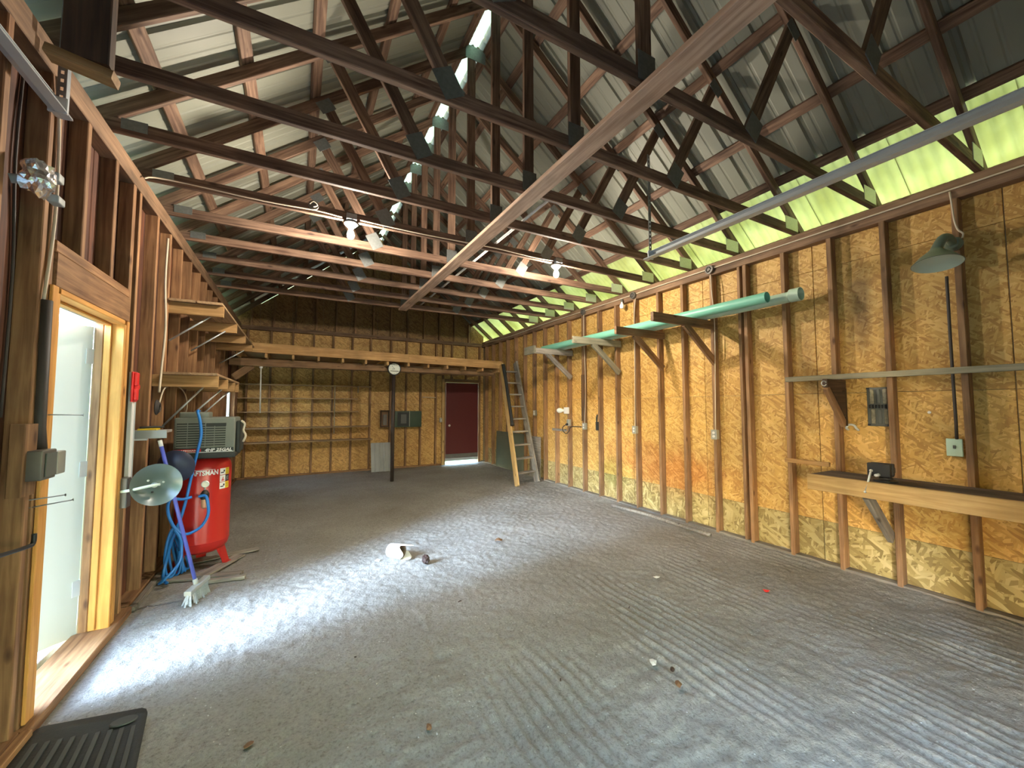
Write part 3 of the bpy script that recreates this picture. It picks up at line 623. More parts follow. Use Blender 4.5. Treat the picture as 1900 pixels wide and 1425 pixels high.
rbox('back_box', (XR - .05, XR - .002), (5.85, 5.93), (1.14, 1.26), M['box'], t, .006); lathe('plug', [(.02, 0), (.022, .03), (.0, .035)], (XR - .052, 5.89, 1.17), M['black'], t, axis=(-1, 0, 0), seg=10)
tube('lead', [(XR - .08, 5.89, 1.17), (XR - .10, 5.97, 1.12), (XR - .08, 6.0, 1.05), (XR - .06, 5.93, 1.00), (XR - .06, 5.84, 1.05), (XR - .05, 5.78, 1.13), (XR - .045, 5.5, 1.14)], .008, M['black'], t, curve=5)
tag(box('metal_bar', (XR - .022, XR - .002), (5.98, 6.44), (1.03, 1.075), M['grey']), 'short grey flat board nailed across two studs beside the looped lead', 'board')
for y in (5.40, 5.47): pass
t = thing('dark_strips', (XR, 5.46, 1.6), 'pair of long dark strips on the stud above the double socket', 'strip')
for y in (5.475, 5.525): box('strip', (XR - .014, XR - .001), (y - .012, y + .012), (1.24, 2.05), M['darkwood'], t)
t = thing('flood_lamp', (XR, 6.03, 1.42), 'white unlit bulb in a square white holder on the right wall', 'lamp')
rbox('base', (XR - .05, XR - .002), (5.90, 6.02), (1.36, 1.48), M['porc'], t, .01); lathe('bulb', [(.022, 0), (.024, .04), (.045, .08), (.05, .12), (.03, .16), (0, .17)], (XR - .03, 6.02, 1.42), M['clear'], t, axis=(-.3, 1, 0), seg=16)
t = thing('wall_bulb', (XR, 4.49, 3.05), 'small white bulb hanging from the right top plate between two cable drops', 'light bulb')
lathe('bulb', [(.012, 0), (.016, -.02), (.034, -.05), (.036, -.075), (.022, -.1), (0, -.106)], (XR - .04, 4.49, 3.10), M['clear'], t, seg=14); lathe('holder', [(.02, .04), (.022, 0), (.0, 0)], (XR - .04, 4.49, 3.10), M['boxd'], t, seg=12)
t = thing('hand_brush', (XR, 5.12, 1.24), 'black tool hanging on the right wall left of the middle studs', 'tool')
tube('handle', [(XR - .02, 5.115, 1.36), (XR - .025, 5.12, 1.30), (XR - .022, 5.125, 1.24)], [.012, .016, .012], M['black'], t); box('head', (XR - .03, XR - .004), (5.095, 5.15), (1.10, 1.24), M['black'], t)

# ------------------------------------------------------------------ pipes and their brackets on the right wall
for i, (y, tipx, tz, m, lab) in enumerate(((3.06, 3.36, 2.475, 'stud', 'pipe bracket nearest the camera, dark timber arm with diagonal brace'), (3.84, 3.56, 2.475, 'stud', 'second pipe bracket from the camera, timber arm with diagonal brace'),
                                    (4.68, 3.52, 2.475, 'greyboard', 'third pipe bracket from the camera, greyish timber arm'), (5.93, 3.62, 2.475, 'grey', 'last pipe bracket, grey timber arm with a cross block, nearest the ladder'))):
    t = thing('pipe_bracket', (XR, y, 2.47), lab, 'bracket', 'pipe brackets')
    yo = y - .042
    beam('arm', (XR + .06, yo, tz), (tipx, yo, tz), .038, .10, M[m], t)
    beam('brace', (XR + .03, yo - .0, 2.02), (XR - .50, yo - .0, 2.44), .036, .085, M[m], t, up=(1, 0, 1))
    if i == 3: box('cross_block', (tipx - .02, tipx + .02), (yo - .03, yo + .30), (2.42, 2.56), M['greyboard'], t)
def pipe(x, z, y0, y1, r, m, lab):
    t = thing('drain_pipe', (x, y0, z), lab, 'pipe', 'pipes on the wall brackets')
    prof = [(r, 0), (r, y1 - y0), (r - .005, y1 - y0), (r - .005, .0), (r, 0)]
    lathe('pipe_wall', prof, (x, y0, z), m, t, axis=(0, 1, 0), seg=24, cap=False); return t
pipe(4.08, 2.528 + .054, 2.21, 6.30, .054, M['pvc'], 'green plastic drain pipe on the wall brackets, the one farther from the wall')
t = pipe(4.27, 2.528 + .054, 2.10, 6.10, .053, M['pvc2'], 'pale green plastic drain pipe on the brackets, the one against the wall')
lathe('socket_end', [(.054, 0), (.066, -.01), (.066, -.10), (.060, -.10), (.060, -.01), (.05, 0)], (4.27, 2.10, 2.59), M['pvc2'], t, axis=(0, 1, 0), seg=24, cap=False)

# ------------------------------------------------------------------ workbench on the right wall with its vise
t = thing('wall_bench', (4.17, 1.0, .9), 'wall-hung timber workbench with pale front board on the right', 'workbench')
box('front_board', (3.925, 3.963), (-.3, 1.85), (.782, .912), M['pine'], t)
for k in range(3): box('top_plank', (3.966 + k * .141, 3.966 + k * .141 + .138), (-.3, 1.86), (.868, .905), M['benchtop'], t)
for y in (1.46, .61): beam('brace', (XR + .0, y - .0, .40), (3.98, y - .0, .80), .038, .088, M['grey'], t, up=(1, 0, 1))
for y in (1.79, .95): box('cross_bearer', (3.968, XR - .002), (y - .08, y - .042), (.785, .866), M['stud'], t)
v = thing('bench_vise', (4.08, 1.38, .905), 'black bench vise with a bright steel handle on the bench', 'vise')
lathe('swivel_base', [(.075, 0), (.075, .012), (.045, .02), (.04, .035), (0, .035)], (4.10, 1.38, .906), M['black'], v, seg=18)
rbox('body', (4.05, 4.17), (1.345, 1.415), (.94, 1.02), M['black'], v, .012); rbox('fixed_jaw', (4.035, 4.065), (1.31, 1.45), (.965, 1.055), M['black'], v, .006)
rbox('sliding_jaw', (3.975, 4.01), (1.31, 1.45), (.955, 1.055), M['black'], v, .006); rbox('slide', (3.985, 4.06), (1.36, 1.40), (.955, .99), M['boxd'], v, .004)
tube('screw', [(3.93, 1.38, .968), (4.05, 1.38, .968)], .012, M['steel'], v); h = tube('handle', [(3.935, 1.41, 1.00), (3.93, 1.45, .83)], .007, M['steel'], v)
for p in ((3.935, 1.41, 1.0), (3.93, 1.45, .83)): lathe('handle_end', [(0, -.011), (.009, -.007), (.012, 0), (.009, .007), (0, .011)], p, M['steel'], v, seg=10)
rbox('anvil', (4.16, 4.22), (1.355, 1.405), (.965, 1.01), M['black'], v, .006)

tag(box('wall_rail', (XR - .024, XR - .002), (-.35, 2.22), (1.745, 1.795), M['greyboard']), 'weathered rail nailed across the studs above the workbench', 'board')
t = thing('shelf_bracket', (XR, 1.82, 1.6), 'dark wooden shelf bracket under the weathered rail', 'bracket')
box('arm', (4.08, XR + .03), (1.735, 1.772), (1.665, 1.74), M['darkwood'], t); beam('brace', (XR + .01, 1.755, 1.33), (4.10, 1.755, 1.665), .036, .06, M['stud'], t, up=(1, 0, 1)); box('upright', (XR + .002, XR + .04), (1.735, 1.772), (1.32, 1.664), M['darkwood'], t)
prism('web_board', [(4.13, 1.664), (4.385, 1.664), (4.385, 1.40)], .012, M['darkwood'], t, Matrix.Translation((0, 1.742, 0)) @ Matrix.Rotation(R(90), 4, 'X'))
lathe('round_hook', [(.022, 0), (.026, .006), (.022, .012), (.016, .006), (.022, 0)], (4.07, 1.76, 1.70), M['steel'], t, axis=(-.6, -1, 0), seg=14, cap=False)
tag(box('wall_block', (XR - .03, XR - .002), (1.87, 2.25), (.935, .975), M['loft']), 'short pale wooden strip nailed to the studs left of the workbench', 'board')
# grey tool tray on the OSB: frame, two rows of grooves, dark band
t = thing('tool_tray', (XO, 1.52, 1.5), 'grey plastic tray with six grooves fixed to the strand board above the vise', 'tray')
xt = XO - .002
rbox('back_plate', (xt - .012, xt), (1.445, 1.605), (1.325, 1.665), M['greytray'], t, .004)
for z0, z1, o in ((1.52, 1.65, .0), (1.345, 1.475, -.006)):
    for k in range(3): rbox('groove', (xt - .026, xt - .012), (1.463 + o + k * .045, 1.493 + o + k * .045), (z0, z1), M['greyboard'] if k != 1 else M['greytray'], t, .008)
for k in range(7): box('clip', (xt - .026, xt - .0125), (1.452 + k * .021, 1.463 + k * .021), (1.482, 1.512), M['black'], t)
for yy_ in (1.45, 1.585):
    for zz_ in (1.33, 1.65): box('corner', (xt - .018, xt - .0125), (yy_, yy_ + .02), (zz_, zz_ + .014), M['black'], t)
tag(tube('wall_hook', [(XO - .004, 1.755, 1.285), (XO - .04, 1.755, 1.30), (XO - .045, 1.742, 1.325), (XO - .045, 1.717, 1.333), (XO - .045, 1.692, 1.325), (XO - .04, 1.68, 1.30), (XO - .004, 1.68, 1.285)], .010, M['porc'], curve=4), 'small glossy white curved handle on the strand board below the shelf bracket', 'hook')
tag(lathe('light_dot', [(0, .006), (.010, .005), (.012, 0)], (XO - .001, 1.215, 1.45), M['porc'], axis=(-1, 0, 0), seg=12), 'tiny pale disc standing in for a bright dot of light on the strand board right of the grey tray', 'cap')  # pale disc stands in for a small bright light hole
t = thing('cover_plate', (XR, 1.08, 1.18), 'pale mint square cover plate below a dark conduit on the right', 'cover plate')
rbox('plate', (XR + .055, XR + .07), (1.035, 1.125), (1.115, 1.25), M['mint'], t, .006); rbox('back_box', (XR + .071, XO - .001), (1.045, 1.115), (1.13, 1.235), M['box'], t, .004)
box('toggle', (XR + .047, XR + .0545), (1.072, 1.086), (1.175, 1.20), M['greytray'], t)
tube('conduit', [(XR - .006, 1.05, 2.50), (XR - .008, 1.05, 1.9), (XR - .008, 1.048, 1.42), (XR + .02, 1.055, 1.33), (XR + .06, 1.065, 1.25)], .010, M['cabled'], t, curve=5)
# gooseneck barn lamp on the right wall
t = thing('wall_lamp', (XR, 1.02, 2.75), 'green enamel gooseneck wall lamp with pale inside on the right wall', 'lamp')
lathe('mount', [(.05, 0), (.052, .02), (.035, .04), (0, .045)], (XR - .001, 1.0, 2.735), M['enamel'], t, axis=(-1, 0, 0), seg=16)
sc = Vector((4.215, 1.055, 2.60)); sa = Vector((-.20, -.06, -1)).normalized()
tube('neck', [(XR - .03, 1.0, 2.735), (4.31, 1.01, 2.775), (4.26, 1.03, 2.765), sc + sa * -.085], [.026, .028, .030, .034], M['enamel'], t, seg=12, curve=5)
lathe('shade', [(.03, -.10), (.036, -.085), (.05, -.07), (.10, -.02), (.137, .028), (.142, .032), (.138, .034)], sc, M['enamel'], t, axis=sa, seg=36, cap=False)
lathe('shade_lining', [(.0, -.02), (.03, -.02), (.06, -.012), (.10, -.006), (.133, .027), (.138, .034)], sc, M['enamelin'], t, axis=sa, seg=36, cap=False)
tube('lamp_cable', [(XR - .012, 1.005, 3.15), (XR - .025, .995, 3.05), (XR - .014, .99, 2.92), (XR - .012, .975, 2.84), (XR - .012, .95, 2.80), (XR - .014, .955, 2.765)], .006, M['cable'], t, curve=4)

tag(tube('floor_pole', [(4.15, 4.55, .03), (4.20, 3.9, .035), (4.17, 3.4, .04), (4.19, 2.98, .03)], .022, M['grey'], curve=4), 'dusty pole lying on the floor along the right wall', 'pole')

# ------------------------------------------------------------------ overhead-door tracks
def track(x, dx, lab, hang, y1):
    t = thing('door_track', (x, y1, 2.88), lab, 'track', 'overhead door tracks')
    pr = [(-.034, .0), (-.036, -.010), (.0, -.014), (.024, -.008), (.034, .008), (.034, .052), (.020, .066), (.006, .066), (.006, .062), (.018, .062), (.030, .050), (.030, .010), (.022, -.004), (.0, -.010), (-.032, -.006), (-.030, .0)]
    V = [(x + a * dx, yy, 2.87 + b_) for yy in (YF + .1, y1) for a, b_ in pr]; n = len(pr)
    F = [(i, (i + 1) % n, n + (i + 1) % n, n + i) for i in range(n)] + [tuple(range(n)), tuple(range(2 * n - 1, n - 1, -1))]
    meshobj('rail', V, F, M['zinc'], t)
    # perforated hanger angle
    hx, hy, hz = hang; V = []; F = []
    boxes = []
    L = hz - 2.87; k = 0; z = 2.865
    while z < hz:
        boxes += [((hx - .016, hx - .006), (hy - .0015, hy + .0015), (z, z + .04)), ((hx + .006, hx + .016), (hy - .0015, hy + .0015), (z, z + .04)), ((hx - .006, hx + .006), (hy - .0015, hy + .0015), (z, z + .022))]
        boxes.append(((hx + .0145, hx + .0165), (hy, hy + .03), (z, z + .04))); z += .04
    boxes_mesh('hanger_angle', boxes, M['zincd'], t)
    box('end_clip', (x - .03, x + .035), (y1 - .06, y1 - .045), (2.855, 2.93), M['zinc'], t)
track(2.83, 1, 'long galvanised overhead door track hanging on the right', (2.845, 2.56, 3.86), 2.60)
track(-1.015, -1, 'short visible galvanised door track end high on the left wall', (-1.005, 2.55, 3.7), 2.60)

# ------------------------------------------------------------------ loft at the back
lf = thing('storage_loft', (1.5, 8.8, 2.4), 'storage loft across the back with bright edge board and joists', 'loft')
for xa, xb in ((XL + .02, 1.93), (1.932, 4.0)):
    za, zb = 2.495 - (xa - XL) * .0155, 2.495 - (xb - XL) * .0155
    beam('edge_board', (xa, 7.90, za), (xb, 7.90, zb), .038, .165, M['loft'], lf)
beam('beam', (XL + .02, 8.32, 2.285), (4.02, 8.32, 2.27), .09, .15, M['loftdark'], lf)
beam('beam_plank', (XL + .02, 8.25, 2.27), (3.98, 8.25, 2.28), .036, .13, M['loftdark'], lf)
for k in range(13):
    x = -.9 + .405 * k; z = 2.487 - (x - XL) * .0155
    if x < 4.0: beam('joist', (x, 7.921, z - .078), (x, YB - .012, z - .078), .038, .14, M['loft'], lf)
for k in range(9): beam('deck_board', (XL + .02, 8.02 + k * .205, 2.512), (4.0, 8.02 + k * .205, 2.434), .2, .02, M['shelf'], lf)
beam('brace', (XL + .085, 8.30, 2.00), (-.72, 8.30, 2.22), .04, .12, M['loftdark'], lf, up=(1, 0, -1))
# steel post under the loft beam + clock
t = thing('support_post', (1.70, 8.20, 0), 'dark brown steel post standing under the loft beam', 'post')
tube('post', [(1.70, 8.19, .0), (1.70, 8.19, 2.20)], .037, M['brownsteel'], t, seg=12); box('cap_plate', (1.62, 1.78), (8.10, 8.23), (2.20, 2.21), M['brownsteel'], t)
ck = thing('wall_clock', (1.695, 8.12, 2.25), 'round black-rimmed clock with pale face at the top of the post', 'clock')
lathe('rim', [(.0, 0), (.13, 0), (.133, .01), (.13, .04), (.118, .043), (.112, .034)], (1.695, 8.145, 2.25), M['black'], ck, axis=(0, -1, 0), seg=36, cap=False)
lathe('face', [(0, .030), (.113, .030)], (1.695, 8.145, 2.25), M['clockface'], ck, axis=(0, -1, 0), seg=36, cap=False)
for k in range(12):
    a = k * PI / 6; L = .016 if k % 3 == 0 else .010
    beam('hour_mark', (1.695 + math.sin(a) * (.102 - L), 8.1135, 2.25 + math.cos(a) * (.102 - L)), (1.695 + math.sin(a) * .102, 8.1135, 2.25 + math.cos(a) * .102), .004, .0016, M['black'], ck, up=(0, 1, 0))
beam('minute_hand', (1.705, 8.112, 2.245), (1.645, 8.112, 2.31), .005, .0016, M['black'], ck, up=(0, 1, 0)); beam('hour_hand', (1.702, 8.110, 2.246), (1.65, 8.110, 2.243), .007, .0016, M['black'], ck, up=(0, 1, 0))
t = thing('hanging_tube', (-.58, 8.2, 1.8), 'thin white tube hanging from the loft beam in front of the shelves', 'tube')
tube('rod', [(-.582, 8.20, 2.17), (-.572, 8.20, 1.38)], .011, M['white'], t); lathe('cap', [(.026, 0), (.028, .03), (0, .034)], (-.582, 8.20, 2.165), M['porc'], t, seg=12)

# shelving on the back wall
sh = thing('wall_shelving', (.2, 9.6, 1.2), 'five long wooden shelves between studs on the back wall', 'shelving')
for z, x1, d in ((1.94, 1.50, .26), (1.655, 1.20, .26), (1.365, 1.22, .26), (1.03, 1.48, .34), (.735, 1.52, .34)): box('shelf_board', (XL + .004, x1), (YB - d, YB - .002), (z, z + .022), M['shelf'], sh)
for x in (-.14, .30, .70, 1.10, 1.50): box('upright', (x - .012, x + .012), (YB - .026, YB - .003), (.7, 1.96), M['shelf'], sh) if False else None
for x, z0, z1 in ((.72, .3, 2.15), (1.2, 1.2, 2.15)): box('upright', (x - .01, x + .01), (YB - .30 if x < 1 else YB - .29, YB - .28 if x < 1 else YB - .27), (z0 + .6, z1 - .2), M['greyboard'], sh)
# electric panels, grey sheet, conduit on the back wall
t = thing('breaker_panel', (2.4, YB, 1.2), 'dark green electric panel with open dark door on the back wall', 'electric panel')
rbox('panel_box', (2.07, 2.72), (YB - .10, YB - .002), (.99, 1.38), M['elgreen'], t, .008); box('panel_door', (2.13, 2.40), (YB - .115, YB - .101), (1.02, 1.35), M['eldark'], t)
box('breaker_row', (2.20, 2.34), (YB - .125, YB - .116), (1.08, 1.30), M['greytray'], t); box('door_edge', (2.41, 2.425), (YB - .12, YB - .101), (1.0, 1.37), M['box'], t)
t = thing('fuse_box', (1.84, YB, 1.2), 'brown wooden fuse box left of the steel post on the back wall', 'fuse box')
for x0, x1, z0, z1 in ((1.74, 1.765, 1.0, 1.40), (1.925, 1.95, 1.0, 1.40), (1.766, 1.924, 1.375, 1.40), (1.766, 1.924, 1.0, 1.025)): box('frame', (x0, x1), (YB - .09, YB - .002), (z0, z1), M['darkwood'], t)
box('back_board', (1.766, 1.924), (YB - .02, YB - .003), (1.026, 1.374), M['loftdark'], t); box('fuse_block', (1.80, 1.89), (YB - .06, YB - .021), (1.05, 1.30), M['boxd'], t)
tag(tube('wall_pipe', [(3.10, YB - .02, 1.72), (2.80, YB - .02, 1.725), (2.76, YB - .02, 1.72)], .010, M['cable']), 'short pale pipe across a bay of the back wall near the red door', 'pipe')
rbox_o = thing('switch_box', (3.25, YB, 1.15), 'small grey-green switch box left of the red door', 'switch'); rbox('back_box', (3.20, 3.27), (YB - .06, YB - .024), (1.09, 1.20), M['box'], rbox_o, .006); box('toggle', (3.228, 3.242), (YB - .07, YB - .061), (1.13, 1.16), M['porc'], rbox_o)
t = thing('grey_sheet', (1.72, 9.5, .3), 'grey ribbed metal sheet leaning against the back wall behind the post', 'sheet')
V = []; F = []; xsq = []
for k in range(4):
    for dx, dy in ((0, 0), (.07, 0), (.08, -.015), (.095, -.015)): xsq.append((1.50 + k * .105 + dx, dy))
xsq.append((1.935, 0))
for (z, dy) in ((.01, 0), (.655, .14)):
    for x, o in xsq: V.append((x, 9.44 + dy + o, z))
    for x, o in xsq: V.append((x, 9.446 + dy + o, z))
n = len(xsq)
for i in range(n - 1): F += [(i, i + 1, 2 * n + i + 1, 2 * n + i), (n + i, 3 * n + i, 3 * n + i + 1, n + i + 1), (i, n + i, n + i + 1, i + 1), (2 * n + i, 2 * n + i + 1, 3 * n + i + 1, 3 * n + i)]
meshobj('ribbed_sheet', V, F, M['greysheet'], t)
box('edge_strip', (1.99, 2.02), (9.52, 9.545), (.0, .655), M['white'], t)
tag(panel('leaning_board', (XR - .03, 7.55, .03), (0, 1, 0), (.02, 0, 1), 1.35, .86, .012, M['greensheet']), 'wide grey-green board leaning on the right wall behind the ladder', 'board')
tag(panel('leaning_board', (XR - .035, 6.86, .03), (0, 1, 0), (.02, 0, 1), .42, .84, .012, M['grey']), 'narrow grey board standing against the right wall right of the ladder', 'board')

# ------------------------------------------------------------------ ladder to the loft
ld = thing('loft_ladder', (3.9, 6.7, 0), 'homemade wooden ladder leaning against the right end of the loft', 'ladder')
A0, A1, B0, B1 = Vector((3.66, 6.56, .0)), Vector((3.95, 7.79, 2.42)), Vector((4.20, 6.72, .0)), Vector((4.30, 7.79, 2.48))
beam('stringer', A0, A1, .042, .13, M['pine'], ld, up=(0, -1, .5)); s2 = beam('stringer', B0, B1, .042, .16, M['grey'], ld, up=(0, -1, .5)); s2['label'] = 'weathered grey stringer'
for k in range(9):
    f = (k + .85) / 9.6; a = A0.lerp(A1, f); b_ = B0.lerp(B1, f); z = (a.z + b_.z) / 2; a.z = b_.z = z
    d = (b_ - a).normalized(); beam('tread', a + d * .022, b_ - d * .022, .11, .03, M['grey'], ld)
tag(tube('rubber_hose', [A0.lerp(A1, .99) + Vector((-.03, -.13, .0)), A0.lerp(A1, .8) + Vector((-.01, -.125, 0)), A0.lerp(A1, .55) + Vector((.0, -.125, 0)), A0.lerp(A1, .46) + Vector((0, -.125, 0))], [.045, .035, .035, .04], M['black'], curve=4), 'black rubber strip hanging over the left rail of the ladder', 'strip')
tag(tube('dark_cloth', [B0.lerp(B1, .97) + Vector((.04, .12, .0)), B0.lerp(B1, .75) + Vector((.045, .13, 0)), B0.lerp(B1, .55) + Vector((.05, .13, 0)), B0.lerp(B1, .42) + Vector((.045, .12, 0))], [.025, .034, .034, .02], M['darkwood'], curve=4), 'dark brown strip hanging behind the right rail of the ladder', 'strip')

# ------------------------------------------------------------------ left wall shelves
def wall_shelf(z, y0, y1, arms, x1, lab, rods):
    t = thing('wall_shelf', (XL, y0, z), lab, 'shelf')
    for k, y in enumerate(arms): box('arm', (XI + .02, x1), (y - .02, y + .02), (z - .11, z - .002), M['loft'], t)
    for k in range(2):
        w = (x1 - XL) / 2; box('board', (XL + .005 + k * w, XL + (k + 1) * w - .003), (y0 - .02, y1), (z, z + .022), M['shelf'], t)
    for (yy_, za, xb) in rods: tube('brace_rod', [(XL + .002, yy_, za), (xb, yy_, z - .10)], .008, M['zinc'], t)
wall_shelf(2.47, 4.66, 7.80, (4.70, 5.65, 6.55, 7.45), -.655, 'upper timber shelf on arms along the left wall', [(4.735, 2.11, -.76), (5.60, 2.12, -.76), (7.42, 2.15, -.76)])
wall_shelf(1.785, 4.58, 6.15, (4.62, 5.20, 5.75, 6.10), -.665, 'lower timber shelf on arms along the left wall above the compressor', [(4.665, 1.32, -.78), (5.25, 1.30, -.72), (5.80, 1.30, -.72)])
# small ledge with odds and ends
t = thing('small_ledge', (XL, 4.0, 1.29), 'small pale ledge on the left wall above the broom handle', 'shelf')
box('board', (XL - .03, -.885), (3.97, 4.13), (1.295, 1.315), M['grey'], t); box('front_strip', (-1.08, -.88), (3.955, 3.969), (1.255, 1.317), M['greysheet'], t); box('support', (XL - .03, -1.0), (3.98, 4.01), (1.24, 1.294), M['white'], t)
tag(box('paper_pad', (-1.06, -.95), (3.99, 4.09), (1.316, 1.328), M['yellow']), 'thin yellowish pad lying on the small ledge', 'pad')
tag(tube('hand_tool', [(-1.05, 4.0, 1.337), (-.98, 4.04, 1.338), (-.92, 4.07, 1.334)], [.008, .009, .006], M['black'], curve=3), 'small dark tool lying on the small ledge', 'tool')

# white strip with the red plastic bracket on the stud right of the door
t = thing('level_strip', (XL, 3.80, 1.36), 'white painted vertical strip hung on the stud right of the open door', 'strip')
box('strip', (XL + .002, XL + .03), (3.795, 3.84), (.985, 1.745), M['white'], t); box('edge', (XL + .001, XL + .034), (3.841, 3.849), (.98, 1.748), M['zinc'], t)
t = thing('red_holder', (XL, 3.77, 1.63), 'red plastic holder fixed on top of the white strip by the door', 'holder')
rbox('plate', (XL + .031, XL + .043), (3.735, 3.835), (1.53, 1.745), M['redplastic'], t, .005)
for z0, z1 in ((1.54, 1.63), (1.645, 1.74)): rbox('rib', (XL + .043, XL + .064), (3.745, 3.79), (z0, z1), M['redplastic'], t, .009)
lathe('pivot', [(0, .02), (.02, .018), (.024, 0)], (XL + .044, 3.79, 1.637), M['redplastic'], t, axis=(1, 0, 0), seg=12)

# bowl-shaped reflector lamps
def bowl(org, axis, r, lab, arm):
    t = thing('bowl_lamp', org, lab, 'lamp', 'bowl reflectors left of the compressor')
    pr = [(.0, -.5 * r), (.2 * r, -.49 * r), (.55 * r, -.38 * r), (.85 * r, -.16 * r), (r, 0), (1.02 * r, .004), (.985 * r, 0), (.83 * r, -.15 * r), (.53 * r, -.355 * r), (.2 * r, -.455 * r), (0, -.46 * r)]
    lathe('bowl', pr, org, M['bowl'], t, axis=axis, seg=40, cap=False)
    if arm:
        ax = Vector(axis).normalized(); o = Vector(org)
        tube('arm', [o + Vector((-.20, .01, -.035)), o + Vector((-.12, -.035, -.02)) , o + Vector((-.04, -.02, -.005)), o - ax * .02 + Vector((.02, 0, 0))], .010, M['enamelin'], t, curve=4)
        lathe('hub', [(0, .02), (.014, .018), (.02, 0), (.02, -.02)], o - ax * (.4 * r), M['steel'], t, axis=ax, seg=12)
        for a in range(3): 
            u = ax.orthogonal().normalized(); u.rotate(Matrix.Rotation(a * 2.1 + .6, 3, ax)); lathe('bolt', [(0, .008), (.007, .006), (.008, 0)], o - ax * (.40 * r) + u * .05, M['steel'] if a else M['black'], t, axis=ax, seg=8)
        box('mount', (XL + .002, XL + .05), (3.70, 3.78), (.80, 1.0), M['boxd'], t)
    return t
bowl((-.862, 3.70, .945), (.42, -.88, .16), .142, 'pale grey enamel bowl reflector facing the camera with a rod across it', True)
t = bowl((-.858, 4.17, 1.01), (.2, .9, .1), .13, 'dark navy bowl seen from behind between the pale bowl and the compressor', False); t.children[0].data.materials[0] = plain('navy_paint', (.02, .025, .05), .45)
box('bracket', (XL + .002, -.86), (4.20, 4.23), (.955, .985), M['black'], t)

# ------------------------------------------------------------------ air compressor
cx, cy, cr = -.765, 4.765, .212
cp = thing('air_compressor', (cx, cy, 0), 'red upright air compressor with grey-green motor cover by the left wall', 'air compressor')
tank = lathe('tank', [(0, .125), (.06, .127), (.13, .14), (.18, .165), (.205, .20), (cr, .24), (cr, .245), (cr + .003, .25), (cr, .255), (cr, .92), (.205, .965), (.18, 1.0), (.13, 1.025), (.06, 1.037), (0, 1.04)], (cx, cy, 0), M['red'], cp, seg=48)
for a in (-60, 60, 180):
    aa = R(a) + math.atan2(-cy, -cx) - R(0); u = Vector((math.cos(aa), math.sin(aa), 0)); v = Vector((-u.y, u.x, 0)); o = Vector((cx, cy, 0))
    V = []
    for (rr, z, w) in ((.165, .20, .055), (.20, .10, .045), (.225, .035, .038), (.26, .022, .038), (.26, .012, .038), (.215, .012, .038), (.19, .09, .045), (.15, .18, .055)): V += [o + u * rr + v * w + Vector((0, 0, z)), o + u * rr - v * w + Vector((0, 0, z))]
    F = [(2 * i, 2 * i + 1, (2 * i + 3) % 16, (2 * i + 2) % 16) for i in range(8)] + [tuple(range(0, 16, 2))[::-1], tuple(range(1, 16, 2))]
    meshobj('leg', V, F, M['red'], cp)
face0 = math.atan2(-cy, -cx)
def curved(name, a0, a1, z0, z1, m, off, parent, n=5):
    V = []; F = []
    for i in range(n + 1):
        a = face0 + a0 + (a1 - a0) * i / n
        for rr in (cr + off - .0012, cr + off):
            for z in (z0, z1): V.append((cx + rr * math.cos(a), cy + rr * math.sin(a), z))
    for i in range(n):
        k = 4 * i; F += [(k + 2, k + 6, k + 7, k + 3), (k, k + 1, k + 5, k + 4), (k + 1, k + 3, k + 7, k + 5), (k, k + 4, k + 6, k + 2)]
    F += [(0, 2, 3, 1), (4 * n, 4 * n + 1, 4 * n + 3, 4 * n + 2)]
    return meshobj(name, V, F, m, parent)
V, F = text_geo('CRAFTSMAN', .062)
mxw = max(v.x for v in V) - min(v.x for v in V); kx = .262 / mxw
V2 = [];
for v in V:
    a = face0 + (v.x * kx - .025) / cr; V2.append((cx + (cr + .0015) * math.cos(a), cy + (cr + .0015) * math.sin(a), .868 + v.y * .95))
meshobj('brand_lettering', V2, F, M['labelwhite'], tank)
curved('lettering_line', R(-40), R(22), .914, .917, M['labelwhite'], .0015, tank, 10)
def sub(a0, a1, z0, z1, m, off=.0025): curved('label_mark', a0, a1, z0, z1, m, off, tank, 2)
for k, z in enumerate((.855, .79, .725)):
    curved('warning_label', R(33), R(48), z, z + .06, M['labelwhite'], .0015, tank); curved('warning_label', R(48.3), R(61), z, z + .06, (M['yellow'], M['labelblack'], M['yellow'])[k], .0015, tank)
    if k == 1:
        tri = []
        for (aa, zz) in ((36.5, z + .008), (45.5, z + .008), (41, z + .048)): tri.append((cx + (cr + .003) * math.cos(face0 + R(aa)), cy + (cr + .003) * math.sin(face0 + R(aa)), zz))
        meshobj('label_mark', tri, [(0, 1, 2)], M['redplastic'], tank)
        sub(R(40.5), R(41.5), z + .016, z + .034, M['labelwhite'], .0035)
        for q in range(3): sub(R(50), R(58), z + .014 + q * .013, z + .019 + q * .013, M['greysheet'])
    else:
        sub(R(35), R(43), z + .016, z + .026, M['labelblack']); sub(R(42), R(46), z + .026, z + .044, M['labelblack'])
        for q in range(4): sub(R(50), R(59), z + .010 + q * .012, z + .013 + q * .012, M['labelblack'])
